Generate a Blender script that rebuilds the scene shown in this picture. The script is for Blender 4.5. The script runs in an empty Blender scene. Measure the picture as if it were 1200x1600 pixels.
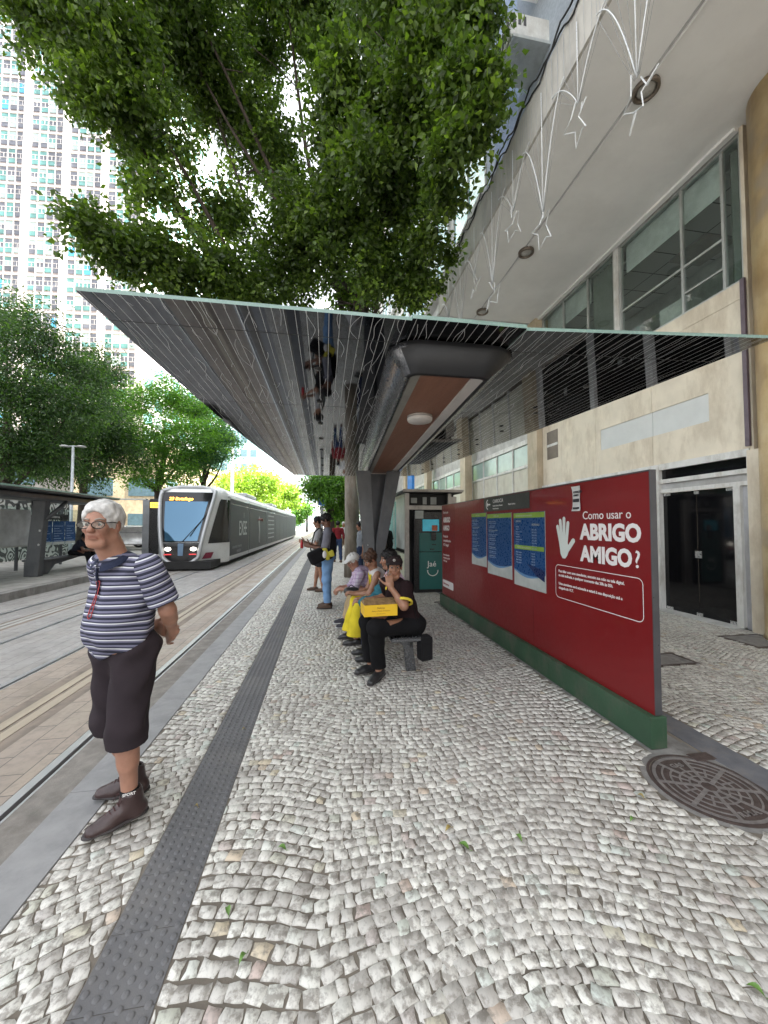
import bpy, math, random
import numpy as np
from mathutils import Vector, Matrix
PI = math.pi; R = math.radians
rng = np.random.default_rng(7); random.seed(7)
S = bpy.context.scene; COL = S.collection
# ---------------------------------------------------------------- camera
cam = bpy.data.cameras.new('camera'); co = bpy.data.objects.new('camera', cam); COL.objects.link(co); S.camera = co
YAW = math.atan(92/578.); PIT = math.atan(21/578.*math.cos(YAW))
co.location = (0, 0, 1.6); co.rotation_euler = (PI/2+PIT, 0, -YAW)
cam.sensor_fit = 'VERTICAL'; cam.sensor_height = 36; cam.lens = 578/1600*36; cam.clip_start = .05; cam.clip_end = 2000
S.render.resolution_x = 768; S.render.resolution_y = 1024
# ---------------------------------------------------------------- world, sun, exposure
SUN_EL = R(52); SUN_AZ = R(100)      # azimuth clockwise from +Y
W = bpy.data.worlds.new('World'); S.world = W; W.use_nodes = True
nt = W.node_tree; bg = nt.nodes['Background']; sk = nt.nodes.new('ShaderNodeTexSky'); sk.sky_type = 'NISHITA'; sk.sun_disc = False
sk.sun_elevation = SUN_EL; sk.sun_rotation = SUN_AZ; sk.dust_density = 6; sk.air_density = 1.2; sk.ozone_density = .6
hs = nt.nodes.new('ShaderNodeHueSaturation'); hs.inputs['Saturation'].default_value = .2; nt.links.new(sk.outputs[0], hs.inputs['Color']); nt.links.new(hs.outputs[0], bg.inputs[0]); bg.inputs[1].default_value = .15
sl = bpy.data.lights.new('sun', 'SUN'); so = bpy.data.objects.new('sun', sl); COL.objects.link(so)
sl.energy = 4.2; sl.angle = R(.5); sl.color = (1, .95, .86)
d = Vector((math.sin(SUN_AZ)*math.cos(SUN_EL), math.cos(SUN_AZ)*math.cos(SUN_EL), math.sin(SUN_EL)))
so.rotation_euler = d.to_track_quat('Z', 'Y').to_euler(); so.location = (20, -20, 60)
S.view_settings.view_transform = 'Standard'; S.view_settings.look = 'None'; S.view_settings.gamma = 1; S.view_settings.exposure = 2.5
S.render.engine = 'CYCLES'; S.cycles.max_bounces = 7; S.cycles.transparent_max_bounces = 12
# ---------------------------------------------------------------- tags
def tag(o, label=None, cat=None, group=None, kind=None):
    if label: o['label'] = label
    if cat: o['category'] = cat
    if group: o['group'] = group
    if kind: o['kind'] = kind
    return o
def empty(name, loc=(0, 0, 0), rz=0, label=None, cat=None, group=None):
    o = bpy.data.objects.new(name, None); COL.objects.link(o); o.location = loc; o.rotation_euler = (0, 0, rz); o.empty_display_size = .1
    return tag(o, label, cat, group)
def copy_tree(o, parent=None):
    c = o.copy(); COL.objects.link(c)
    c.parent = parent
    for ch in [x for x in COL.objects if x.parent == o]: copy_tree(ch, c)
    return c
# ---------------------------------------------------------------- materials
MC = {}
def N(t, ty, **k):
    n = t.nodes.new('ShaderNode'+ty)
    for a, v in k.items():
        if a[0] == 'i' and a[1:].isdigit(): n.inputs[int(a[1:])].default_value = v
        else: setattr(n, a, v)
    return n
def ramp(t, fac, stops, interp='LINEAR'):
    r = N(t, 'ValToRGB'); cr = r.color_ramp; cr.interpolation = interp
    while len(cr.elements) < len(stops): cr.elements.new(.5)
    for e, (p, c) in zip(cr.elements, stops):
        e.position = p; e.color = (c if len(c) == 4 else (*c, 1)) if hasattr(c, '__len__') else (c, c, c, 1)
    t.links.new(fac, r.inputs[0]); return r.outputs[0]
def mix(t, fac, a, b, mode='MIX'):
    m = N(t, 'Mix', data_type='RGBA', blend_type=mode)
    for s, i in ((fac, 0), (a, 6), (b, 7)):
        if hasattr(s, 'is_linked') or hasattr(s, 'links'): t.links.new(s, m.inputs[i])
        elif isinstance(s, (int, float)): m.inputs[i].default_value = s if i == 0 else (s, s, s, 1)
        else: m.inputs[i].default_value = (*s, 1)[:4]
    return m.outputs[2]
def math_(t, op, a, b=0.):
    m = N(t, 'Math', operation=op)
    for s, i in ((a, 0), (b, 1)):
        if hasattr(s, 'links'): t.links.new(s, m.inputs[i])
        else: m.inputs[i].default_value = s
    return m.outputs[0]
def noise(t, scale, detail=4, rough=.55, vec=None, stretch=None, coord='Object'):
    tc = N(t, 'TexCoord').outputs[coord] if vec is None else vec
    if stretch:
        mp = N(t, 'Mapping'); mp.inputs[3].default_value = stretch; t.links.new(tc, mp.inputs[0]); tc = mp.outputs[0]
    n = N(t, 'TexNoise'); n.inputs['Scale'].default_value = scale; n.inputs['Detail'].default_value = detail; n.inputs['Roughness'].default_value = rough
    t.links.new(tc, n.inputs[0]); return n.outputs[0]
def bump(t, b, h, strength=.3, dist=.01):
    n = N(t, 'Bump'); n.inputs[0].default_value = strength; n.inputs[1].default_value = dist; t.links.new(h, n.inputs['Height']); t.links.new(n.outputs[0], b.inputs['Normal'])
def base(name):
    m = bpy.data.materials.new(name); m.use_nodes = True; t = m.node_tree; return m, t, t.nodes['Principled BSDF']
def mat(name, c, rough=.6, metal=0, var=.25, scale=3, fine=40, bmp=.1, emit=None, alpha=None, trans=None, spec=None, stretch=None, coord='Object', dirt=None, sub=None, coat=None):
    if name in MC: return MC[name]
    m, t, b = base(name); c = tuple(c[:3])
    n1 = noise(t, scale, 5, .6, stretch=stretch, coord=coord)
    lo = tuple(x*(1-var) for x in c); hi = tuple(min(1, x*(1+var*.8)) for x in c)
    col = ramp(t, n1, [(.3, lo), (.7, hi)])
    if dirt:
        n3 = noise(t, scale*.7+.3, 8, .7, stretch=(1, 1, .35), coord=coord)
        f = ramp(t, n3, [(.48, 0.), (.68, .8)]); col = mix(t, f, col, dirt)
    t.links.new(col, b.inputs['Base Color'])
    b.inputs['Roughness'].default_value = rough; b.inputs['Metallic'].default_value = metal
    n2 = noise(t, fine, 3, coord=coord)
    if var: t.links.new(math_(t, 'MULTIPLY_ADD', n1, .3) if False else ramp(t, n2, [(.2, max(0, rough-.1)), (.8, min(1, rough+.1))]), b.inputs['Roughness'])
    if bmp: bump(t, b, n2, bmp, .004)
    if emit: b.inputs['Emission Color'].default_value = (*emit[:3], 1); b.inputs['Emission Strength'].default_value = emit[3]
    if alpha is not None: b.inputs['Alpha'].default_value = alpha
    if trans is not None: b.inputs['Transmission Weight'].default_value = trans
    if spec is not None: b.inputs['Specular IOR Level'].default_value = spec
    if sub: b.inputs['Subsurface Weight'].default_value = sub; b.inputs['Subsurface Radius'].default_value = (.02, .008, .004)
    if coat: b.inputs['Coat Weight'].default_value = coat; b.inputs['Coat Roughness'].default_value = .06
    MC[name] = m; return m
# ---------------------------------------------------------------- mesh builder
class MB:
    def __init__(s): s.v = []; s.f = []; s.m = []; s.n = 0; s.sm = []
    def add(s, v, f, m=0, smooth=False):
        v = np.asarray(v, float).reshape(-1, 3); s.v.append(v); k = s.n
        s.f += [tuple(i+k for i in q) for q in f]; s.m += [m]*len(f); s.sm += [smooth]*len(f); s.n += len(v); return s
    def box(s, a, b, m=0, bev=0):
        x0, y0, z0 = [min(p, q) for p, q in zip(a, b)]; x1, y1, z1 = [max(p, q) for p, q in zip(a, b)]
        if bev:
            return s.prism([(x0, y0), (x1, y0), (x1, y1), (x0, y1)], z0, z1, m, bev)
        v = [(x0,y0,z0),(x1,y0,z0),(x1,y1,z0),(x0,y1,z0),(x0,y0,z1),(x1,y0,z1),(x1,y1,z1),(x0,y1,z1)]
        return s.add(v, [(0,3,2,1),(4,5,6,7),(0,1,5,4),(1,2,6,5),(2,3,7,6),(3,0,4,7)], m)
    def prism(s, poly, z0, z1, m=0, bev=0, M=None):
        p = np.array(poly, float); n = len(p); c = p.mean(0)
        ar = 0.5*sum(p[i][0]*p[(i+1)%n][1]-p[(i+1)%n][0]*p[i][1] for i in range(n))
        if ar < 0: p = p[::-1]
        rings = []
        if bev:
            e = []
            for i in range(n):
                a, b_, c_ = p[i-1], p[i], p[(i+1) % n]
                d1 = (b_-a)/(np.linalg.norm(b_-a)+1e-9); d2 = (c_-b_)/(np.linalg.norm(c_-b_)+1e-9)
                n1 = np.array([-d1[1], d1[0]]); n2 = np.array([-d2[1], d2[0]]); q = n1+n2; q = q/max(.3, (q@n1)); e.append(b_+q*bev)
            e = np.array(e); rings = [(e, z0), (p, z0+bev), (p, z1-bev), (e, z1)]
        else: rings = [(p, z0), (p, z1)]
        v = np.concatenate([np.c_[q, np.full(n, z)] for q, z in rings])
        f = [tuple(range(n-1, -1, -1)), tuple(range((len(rings)-1)*n, len(rings)*n))]
        for k in range(len(rings)-1):
            for i in range(n): j = (i+1) % n; f.append((k*n+i, k*n+j, (k+1)*n+j, (k+1)*n+i))
        if M is not None: v = v@np.array(M)[:3, :3].T+np.array(M)[:3, 3]
        return s.add(v, f, m)
    def quad(s, a, b, c, d, m=0): return s.add([a, b, c, d], [(0, 1, 2, 3)], m)
    def tube(s, pts, r, k=8, m=0, cap=True, flat=None, smooth=True):
        P = np.array(pts, float); n = len(P); r = np.full(n, r) if np.isscalar(r) else np.array(r, float)
        T = np.gradient(P, axis=0); T /= np.linalg.norm(T, axis=1)[:, None]+1e-12
        up = np.array([0, 0, 1.]) if abs(T[0][2]) < .9 else np.array([1., 0, 0]); V = []
        u = np.cross(up, T[0]); u /= np.linalg.norm(u)
        for i in range(n):
            u = u-T[i]*(u@T[i]); u /= np.linalg.norm(u); w = np.cross(T[i], u)
            a = np.arange(k)*2*PI/k+(PI/k if k == 4 else 0); V.append(P[i]+r[i]*(np.outer(np.cos(a), u)+np.outer(np.sin(a), w)*(flat or 1)))
        f = [(i*k+j, i*k+(j+1) % k, (i+1)*k+(j+1) % k, (i+1)*k+j) for i in range(n-1) for j in range(k)]
        s.add(np.concatenate(V), f, m, smooth)
        if cap: s.f += [tuple(s.n-n*k+j for j in range(k-1, -1, -1)), tuple(s.n-k+j for j in range(k))]; s.m += [m]*2; s.sm += [False]*2
        return s
    def lathe(s, prof, k=16, m=0, c=(0, 0, 0), smooth=True):
        a = np.arange(k)*2*PI/k; V = np.concatenate([np.c_[r*np.cos(a)+c[0], r*np.sin(a)+c[1], np.full(k, z+c[2])] for r, z in prof]); n = len(prof)
        f = [(i*k+j, i*k+(j+1) % k, (i+1)*k+(j+1) % k, (i+1)*k+j) for i in range(n-1) for j in range(k)]
        f += [tuple(range(k-1, -1, -1)), tuple(range((n-1)*k, n*k))]
        return s.add(V, f, m, smooth)
    def build(s, name, mats, parent=None, kind=None, label=None, cat=None, group=None, smooth=None):
        me = bpy.data.meshes.new(name); me.from_pydata(np.concatenate(s.v).tolist(), [], s.f)
        ms = mats if isinstance(mats, (list, tuple)) else [mats]
        for x in ms: me.materials.append(x)
        if len(ms) > 1: me.polygons.foreach_set('material_index', s.m)
        me.polygons.foreach_set('use_smooth', [smooth]*len(s.f) if smooth is not None else s.sm)
        o = bpy.data.objects.new(name, me); COL.objects.link(o)
        if parent: o.parent = parent
        return tag(o, label, cat, group, kind)
def npmesh(name, V, F, mats, parent=None, smooth=False, attrs=None, mi=None, **k):
    me = bpy.data.meshes.new(name); F = np.asarray(F, np.int32); nf, w = F.shape
    me.vertices.add(len(V)); me.vertices.foreach_set('co', np.asarray(V, np.float32).ravel())
    me.loops.add(nf*w); me.loops.foreach_set('vertex_index', F.ravel())
    me.polygons.add(nf); me.polygons.foreach_set('loop_start', np.arange(nf, dtype=np.int32)*w)
    if smooth: me.polygons.foreach_set('use_smooth', np.ones(nf, bool))
    for x in (mats if isinstance(mats, (list, tuple)) else [mats]): me.materials.append(x)
    if mi is not None: me.polygons.foreach_set('material_index', np.asarray(mi, np.int32))
    for an, av in (attrs or {}).items():
        if av.ndim == 1: a = me.attributes.new(an, 'FLOAT', 'POINT'); a.data.foreach_set('value', av.astype(np.float32))
        else: a = me.attributes.new(an, 'FLOAT_COLOR', 'POINT'); a.data.foreach_set('color', np.c_[av, np.ones(len(av))].astype(np.float32).ravel())
    me.update(); me.validate()
    o = bpy.data.objects.new(name, me); COL.objects.link(o)
    if parent: o.parent = parent
    return tag(o, **k)
def attr(t, name, out='Fac'): n = N(t, 'Attribute'); n.attribute_name = name; return n.outputs[out]
def text_mesh(name, s, size, M, m, parent=None, bold=0, ex=.0015, align='LEFT', sx=1, spacing=1, **k):
    """M places the text plane (x right, y up) in the parent's space"""
    cu = bpy.data.curves.new(name, 'FONT'); cu.body = s; cu.size = size; cu.extrude = ex; cu.offset = bold; cu.align_x = align; cu.space_character = spacing; cu.resolution_u = 3
    to = bpy.data.objects.new(name, cu); COL.objects.link(to); dg = bpy.context.evaluated_depsgraph_get(); dg.update()
    me = bpy.data.meshes.new_from_object(to.evaluated_get(dg)); bpy.data.objects.remove(to); me.name = name
    me.transform(M@Matrix.Diagonal((sx, 1, 1, 1))); me.materials.clear(); me.materials.append(m)
    o = bpy.data.objects.new(name, me); COL.objects.link(o)
    if parent: o.parent = parent
    return tag(o, **k)
# ================================================================ GROUND
def ground_mat():
    m, t, b = base('far_paving'); tc = N(t, 'TexCoord').outputs['Object']
    v = N(t, 'TexVoronoi', feature='DISTANCE_TO_EDGE'); v.inputs['Scale'].default_value = 14; t.links.new(tc, v.inputs[0])
    n = noise(t, .8, 6); col = ramp(t, v.outputs[0], [(.03, (.1, .09, .085)), (.1, (.4, .39, .36))]); col = mix(t, ramp(t, n, [(.35, 0.), (.65, .5)]), col, (.2, .19, .17))
    t.links.new(col, b.inputs['Base Color']); b.inputs['Roughness'].default_value = .8; return m
MB().quad((-300, -100, -.19), (300, -100, -.19), (300, 700, -.19), (-300, 700, -.19)).build('ground', mat('far_ground', (.22, .21, .2), .9, scale=.3), kind='structure')
MB().box((-1.25, -12, -.17), (9.0, 90, -.0032)).build('pavement', mat('grout', (.15, .13, .105), .95, var=.4, scale=1.3, fine=120, bmp=.5), kind='structure')
def stone_mat():
    m, t, b = base('limestone_cobbles'); rn = attr(t, 'rnd'); r2 = attr(t, 'rnd2')
    tc = N(t, 'TexCoord').outputs['Object']
    ad = N(t, 'VectorMath', operation='ADD'); t.links.new(tc, ad.inputs[0]); sc = N(t, 'VectorMath', operation='SCALE'); cm = N(t, 'CombineXYZ'); t.links.new(r2, cm.inputs[2]); t.links.new(cm.outputs[0], sc.inputs[0]); sc.inputs[3].default_value = 37; t.links.new(sc.outputs[0], ad.inputs[1]); vec = ad.outputs[0]
    c = ramp(t, rn, [(0, (.44, .42, .385)), (.3, (.58, .565, .52)), (.7, (.67, .655, .60)), (.88, (.68, .68, .62)), (.93, (.5, .55, .5)), (.955, (.58, .5, .36)), (.975, (.5, .4, .36)), (1, (.6, .6, .57))])
    n = noise(t, 26, 5, .65, vec=vec); f = ramp(t, n, [(.48, 0.), (.60, .75)]); c = mix(t, f, c, (.2, .18, .155))
    n2 = noise(t, 90, 3, .6, vec=vec, stretch=(1, .35, 1)); c = mix(t, ramp(t, n2, [(.5, 0.), (.75, .5)]), c, (.2, .19, .17))
    n3 = noise(t, 1.1, 4, .6, vec=tc); c = mix(t, ramp(t, n3, [(.42, 0.), (.75, .42)]), c, (.2, .18, .16))
    t.links.new(c, b.inputs['Base Color']); t.links.new(ramp(t, n, [(.3, .42), (.7, .75)]), b.inputs['Roughness'])
    bump(t, b, noise(t, 220, 3, .6, vec=vec), .15, .0015); return m
def stones(x0, x1, y0, y1, fine, seed, W=1.9, A=.13, ph=0., keep=None, pitch=.057):
    r = np.random.default_rng(seed); rows = np.arange(y0-1.2, y1+1.2, pitch); U = []; L = []; VV = []
    for v in rows:
        ln = r.uniform(.042, .08, int((x1-x0+.4)/.055)+10); e = x0-.2+r.uniform(0, .06)+np.cumsum(ln); U.append(e-ln/2); L.append(ln); VV.append(np.full(len(ln), v))
    U = np.concatenate(U); L = np.concatenate(L); V = np.concatenate(VV)
    Wm = W*(1+.12*np.sin(V*.9+ph)); q = ((U-ph+.25*np.sin(V*.55+1.3))/Wm) % 1-.5
    h = A*(1-4*q*q)*(.6+.6*np.sin(V*.4+ph)**2); sl = A*(-8*q/Wm)*(.6+.6*np.sin(V*.4+ph)**2)
    h += .14*np.sin(U*1.5+V*.9+ph)+.05*np.sin(U*3.7-V*1.6); sl += .21*np.cos(U*1.5+V*.9+ph)+.185*np.cos(U*3.7-V*1.6)
    th = np.arctan(sl); c = np.cos(th); s_ = np.sin(th); X = U; Y = V+h
    ok = (X > x0-.018) & (X < x1+.018) & (Y > y0) & (Y < y1)
    if keep is not None: ok &= keep(X, Y)
    X, Y, L, c, s_, th = [a[ok] for a in (X, Y, L, c, s_, th)]; n = len(X)
    gap = r.uniform(-.0005, .0045, n); a = (L/2)/np.maximum(c, .75)*.98-gap/2; bb = pitch/2*c*1.0-gap/2
    if fine: ring = np.array([(-1,-1),(0,-1.0),(1,-1),(1.0,0),(1,1),(0,1.0),(-1,1),(-1.0,0)], float); cor = np.array([1,0,1,0,1,0,1,0])
    else: ring = np.array([(-1,-1),(1,-1),(1,1),(-1,1)], float); cor = np.ones(4)
    k = len(ring); P = ring[None]*np.stack([a, bb], 1)[:, None]
    P *= (1-.035*cor)[None, :, None]; P += r.normal(0, .0036, P.shape)
    tw = r.normal(0, .09, n); ct, st = np.cos(th+tw), np.sin(th+tw)
    wx = P[..., 0]*ct[:, None]-P[..., 1]*st[:, None]+X[:, None]; wy = P[..., 0]*st[:, None]+P[..., 1]*ct[:, None]+Y[:, None]
    wx = np.clip(wx, x0+.003, x1-.003)
    tx, ty = r.normal(0, .007, (2, n)); z0 = r.normal(0, .0008, n)
    zt = z0[:, None]+(wx-X[:, None])*tx[:, None]+(wy-Y[:, None])*ty[:, None]; ins = .982
    tx_, ty_ = X[:, None]+(wx-X[:, None])*ins, Y[:, None]+(wy-Y[:, None])*ins
    bot = np.stack([wx, wy, np.full_like(wx, -.008)], -1); top = np.stack([tx_, ty_, zt], -1); mid = np.stack([wx, wy, zt-.0009], -1)
    Vt = np.concatenate([bot, mid, top], 1).reshape(-1, 3); o = np.arange(n)*3*k; F = []
    for rr in range(2):
        for i in range(k):
            j = (i+1) % k; F.append(np.stack([o+rr*k+i, o+rr*k+j, o+(rr+1)*k+j, o+(rr+1)*k+i], 1))
    if k == 8: 
        for q4 in ((0,1,2,7),(7,2,3,6),(6,3,4,5)): F.append(np.stack([o+16+i for i in q4], 1))
    else: F.append(np.stack([o+8+i for i in range(4)], 1))
    r1 = np.repeat(r.uniform(0, 1, n), 3*k); r2 = np.repeat(r.uniform(0, 1, n), 3*k)
    return Vt, np.concatenate(F), r1, r2
def join_np(parts):
    off = 0; V, F, A_, B = [], [], [], []
    for v, f, a, b in parts: V.append(v); F.append(f+off); A_.append(a); B.append(b); off += len(v)
    return np.concatenate(V), np.concatenate(F), np.concatenate(A_), np.concatenate(B)
MH = (2.335, 1.985, .295)
def keep(X, Y):
    k = ~((np.hypot(X-MH[0], Y-MH[1]) < MH[2]+.055))
    k &= ~((X > 2.27) & (X < 2.88) & (Y > 2.0) & (Y < 7.6) & (X < 2.88)); k &= ~((X > 2.58) & (X < 2.88) & (Y < 2.1))
    k &= ~((X > 3.68) & (X < 4.33) & (Y > 3.7) & (Y < 4.1)) & ~((X > 5.6) & (X < 6.3) & (Y > 4.05) & (Y < 4.6))
    return k
SM = stone_mat()
V_, F_, a_, b_ = join_np([stones(-1.25, -.82, .5, 13, True, 1, W=.9, A=.05, pitch=.060), stones(-.55, 3.2, .5, 13, True, 2, ph=.2, keep=keep), stones(3.2, 6.38, 1.0, 13, True, 3, ph=.9, W=1.4, keep=keep)])
npmesh('cobbled_paving', V_, F_, SM, attrs={'rnd': a_, 'rnd2': b_}, kind='structure')
V_, F_, a_, b_ = join_np([stones(-1.25, -.82, 13, 34, False, 4, A=.05), stones(-.55, 6.38, 13, 34, False, 5, ph=.2)])
npmesh('cobbled_paving', V_, F_, SM, attrs={'rnd': a_, 'rnd2': b_}, kind='structure')
MB().quad((-1.25, 34, -.002), (6.4, 34, -.002), (6.4, 90, -.002), (-1.25, 90, -.002)).build('pavement', ground_mat(), kind='structure')
# concrete collar beside the panel, round the cover
cm_ = mat('worn_concrete', (.2, .195, .185), .85, var=.3, scale=6, fine=90, bmp=.4, dirt=(.1, .09, .08))
s_ = MB(); 
ang = np.linspace(0, 2*PI, 49)[:-1]; ri, ro = MH[2]+.02, MH[2]+.055
s_.add([(MH[0]+math.cos(a)*r, MH[1]+math.sin(a)*r, -.001) for r in (ri, ro) for a in ang], [(i, (i+1) % 48, 48+(i+1) % 48, 48+i) for i in range(48)])
s_.quad((2.28, 2.41, -.0012), (2.6, 2.41, -.0012), (2.6, 7.6, -.0012), (2.28, 7.6, -.0012)); s_.quad((2.28, 2.05, -.0029), (2.62, 2.05, -.0029), (2.62, 2.41, -.0029), (2.28, 2.41, -.0029)); s_.quad((2.5, .5, -.0031), (2.64, .5, -.0031), (2.64, 2.2, -.0031), (2.5, 2.2, -.0031))
s_.build('pavement', cm_, kind='structure')
g_ = MB(); y = -.2
while y < 8.4: g_.box((2.64, y+.004, -.02), (2.87, y+.99, .002), bev=.002); y += 1.0
g_.build('kerb', mat('dark_granite', (.115, .118, .13), .7, var=.2, scale=8, fine=200, bmp=.2, dirt=(.17, .16, .15)), kind='structure')
# tactile strip
def tactile():
    m = mat('grey_tactile', (.112, .112, .116), .75, var=.14, scale=2.5, fine=220, bmp=.25, dirt=(.15, .145, .14))
    V = []; F = []; n0 = 0; s = MB(); y = .4
    while y < 60: s.box((-.818, y+.0015, -.02), (-.552, y+.2485 if y < 12 else y+2, .0), bev=.001 if y < 12 else 0); y += .25 if y < 12 else 2
    k = 10; a = np.arange(k)*2*PI/k; prof = [(.0135, 0), (.0115, .0032), (.007, .0045)]
    for i in range(6):
        yy = .42+(i % 2)*.021
        while yy < 16:
            x = -.798+i*.0452
            for r, z in prof: V.append(np.c_[x+r*np.cos(a), yy+r*np.sin(a), np.full(k, z)])
            for q in range(2):
                for j in range(k): F.append((n0+q*k+j, n0+q*k+(j+1) % k, n0+(q+1)*k+(j+1) % k, n0+(q+1)*k+j))
            s_top.append(tuple(n0+2*k+j for j in range(k))); n0 += 3*k; yy += .0417*(1 if yy < 8 else 2)
    s.add(np.concatenate(V), F+s_top, 0, True)
    s.build('tactile_paving', m, kind='structure')
s_top = []; tactile()
# kerb granite, road, rails
gk = MB(); y = -1.06
while y < 80: gk.box((-1.50, y+.003, -.16), (-1.252, y+1.2-.003, .002), bev=.003); y += 1.2
gk.build('kerb', mat('grey_granite', (.25, .25, .25), .7, var=.12, scale=7, fine=260, bmp=.15, dirt=(.18, .18, .185)), kind='structure')
def brick_mat(name, c1, c2, cm, rw, rh, off=(0, 0), tint=(.26, .2, .15), rot=PI/2):
    m, t, b = base(name); tc = N(t, 'TexCoord').outputs['Object']; mp = N(t, 'Mapping'); t.links.new(tc, mp.inputs[0]); mp.inputs[2].default_value = (0, 0, rot); mp.inputs[1].default_value = (off[0], off[1], 0)
    nn = noise(t, 3.0, 3); ad = N(t, 'VectorMath', operation='ADD'); t.links.new(mp.outputs[0], ad.inputs[0]); sc = N(t, 'VectorMath', operation='SCALE'); sc.inputs[3].default_value = .012; t.links.new(nn, sc.inputs[0]); t.links.new(sc.outputs[0], ad.inputs[1])
    br = N(t, 'TexBrick'); t.links.new(ad.outputs[0], br.inputs[0]); br.inputs['Color1'].default_value = (*c1, 1); br.inputs['Color2'].default_value = (*c2, 1); br.inputs['Mortar'].default_value = (*cm, 1)
    br.inputs['Scale'].default_value = 1; br.inputs['Brick Width'].default_value = rw; br.inputs['Row Height'].default_value = rh; br.inputs['Mortar Size'].default_value = .004; br.inputs['Mortar Smooth'].default_value = .3
    c = mix(t, ramp(t, noise(t, .9, 5), [(.4, 0.), (.62, .75)]), br.outputs[0], tint, 'MIX'); c = mix(t, br.outputs[1], c, cm)
    c = mix(t, ramp(t, noise(t, 16, 6, .7), [(.45, 0.), (.72, .5)]), c, (.12, .11, .1)); t.links.new(c, b.inputs['Base Color'])
    t.links.new(ramp(t, noise(t, 2, 4), [(.35, .38), (.65, .7)]), b.inputs['Roughness']); bump(t, b, math_(t, 'MULTIPLY_ADD', br.outputs[1], -1.) , .4, .004); return m
ZR = -.035
bm_ = brick_mat('road_setts', (.29, .275, .26), (.37, .355, .34), (.085, .08, .078), .42, .2, tint=(.29, .28, .275))
bw_ = brick_mat('road_setts_warm', (.27, .225, .19), (.33, .275, .225), (.09, .08, .07), .42, .21, off=(.1, .05), tint=(.31, .26, .21))
asp = mat('side_asphalt', (.2, .185, .165), .9, var=.3, scale=9, fine=160, bmp=.6, dirt=(.14, .125, .11))
rd = MB()
def strip(x0, x1, z=ZR, m=0, y0=-6, y1=160): rd.box((x0, y0, -.17), (x1, y1, z), m)
RX = [-1.80, -3.22, -4.43, -5.87]      # rail centres
strip(-1.50, -1.745, ZR, 2); strip(-1.86, -2.30, ZR, 1); strip(-2.74, -3.165, ZR, 1); strip(-3.275, -4.375, ZR, 0); strip(-4.49, -4.95, ZR, 0); strip(-5.33, -5.815, ZR, 0); strip(-5.93, -6.74, ZR, 0)
rd.build('road', [bm_, bw_, asp], kind='structure')
steel = mat('rail_steel', (.42, .43, .44), .36, metal=.6, var=.1, scale=2, fine=12, stretch=(1, .05, 1), bmp=0)
rust = mat('rail_groove', (.055, .035, .03), .8, var=.5, scale=14, fine=80)
for x in RX:
    r = MB(); r.box((x-.055, -6, -.16), (x+.005, 160, ZR+.001), 0); r.box((x+.04, -6, -.16), (x+.055, 160, ZR+.001), 0); r.box((x+.005, -6, -.16), (x+.04, 160, ZR-.035), 1)
    r.build('rail', [steel, rust], kind='structure')
for xc in (-2.52, -5.14):
    r = MB()
    r.box((xc-.22, -6, -.16), (xc-.11, 160, ZR-.001), 1); r.box((xc+.11, -6, -.16), (xc+.22, 160, ZR-.001), 1)
    r.box((xc-.11, -6, -.16), (xc-.02, 160, ZR+.003), 0); r.box((xc+.02, -6, -.16), (xc+.11, 160, ZR+.003), 0); r.box((xc-.02, -6, -.16), (xc+.02, 160, ZR-.004), 1)
    r.build('power_rail', [mat('cream_rail' if xc > -3 else 'pale_rail', (.34, .29, .22) if xc > -3 else (.36, .35, .33), .55, var=.2, scale=5, stretch=(1, .1, 1)), mat('rail_bed', (.22, .18, .145), .8, var=.35, scale=5, stretch=(1, .15, 1), dirt=(.1, .085, .07))], kind='structure')
# opposite platform
pl = MB(); pl.box((-30, -6, -.17), (-6.98, 160, .148), 1); y = -6
while y < 60: pl.box((-6.98, y+.004, -.17), (-6.74, y+1.196, .15), 0, bev=.006); y += 1.2
pl.build('platform', [mat('platform_kerb', (.23, .22, .21), .8, var=.25, scale=5, fine=100, dirt=(.1, .09, .08)), mat('platform_paving', (.3, .29, .27), .8, var=.35, scale=4, fine=30, bmp=.4)], kind='structure')
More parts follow.
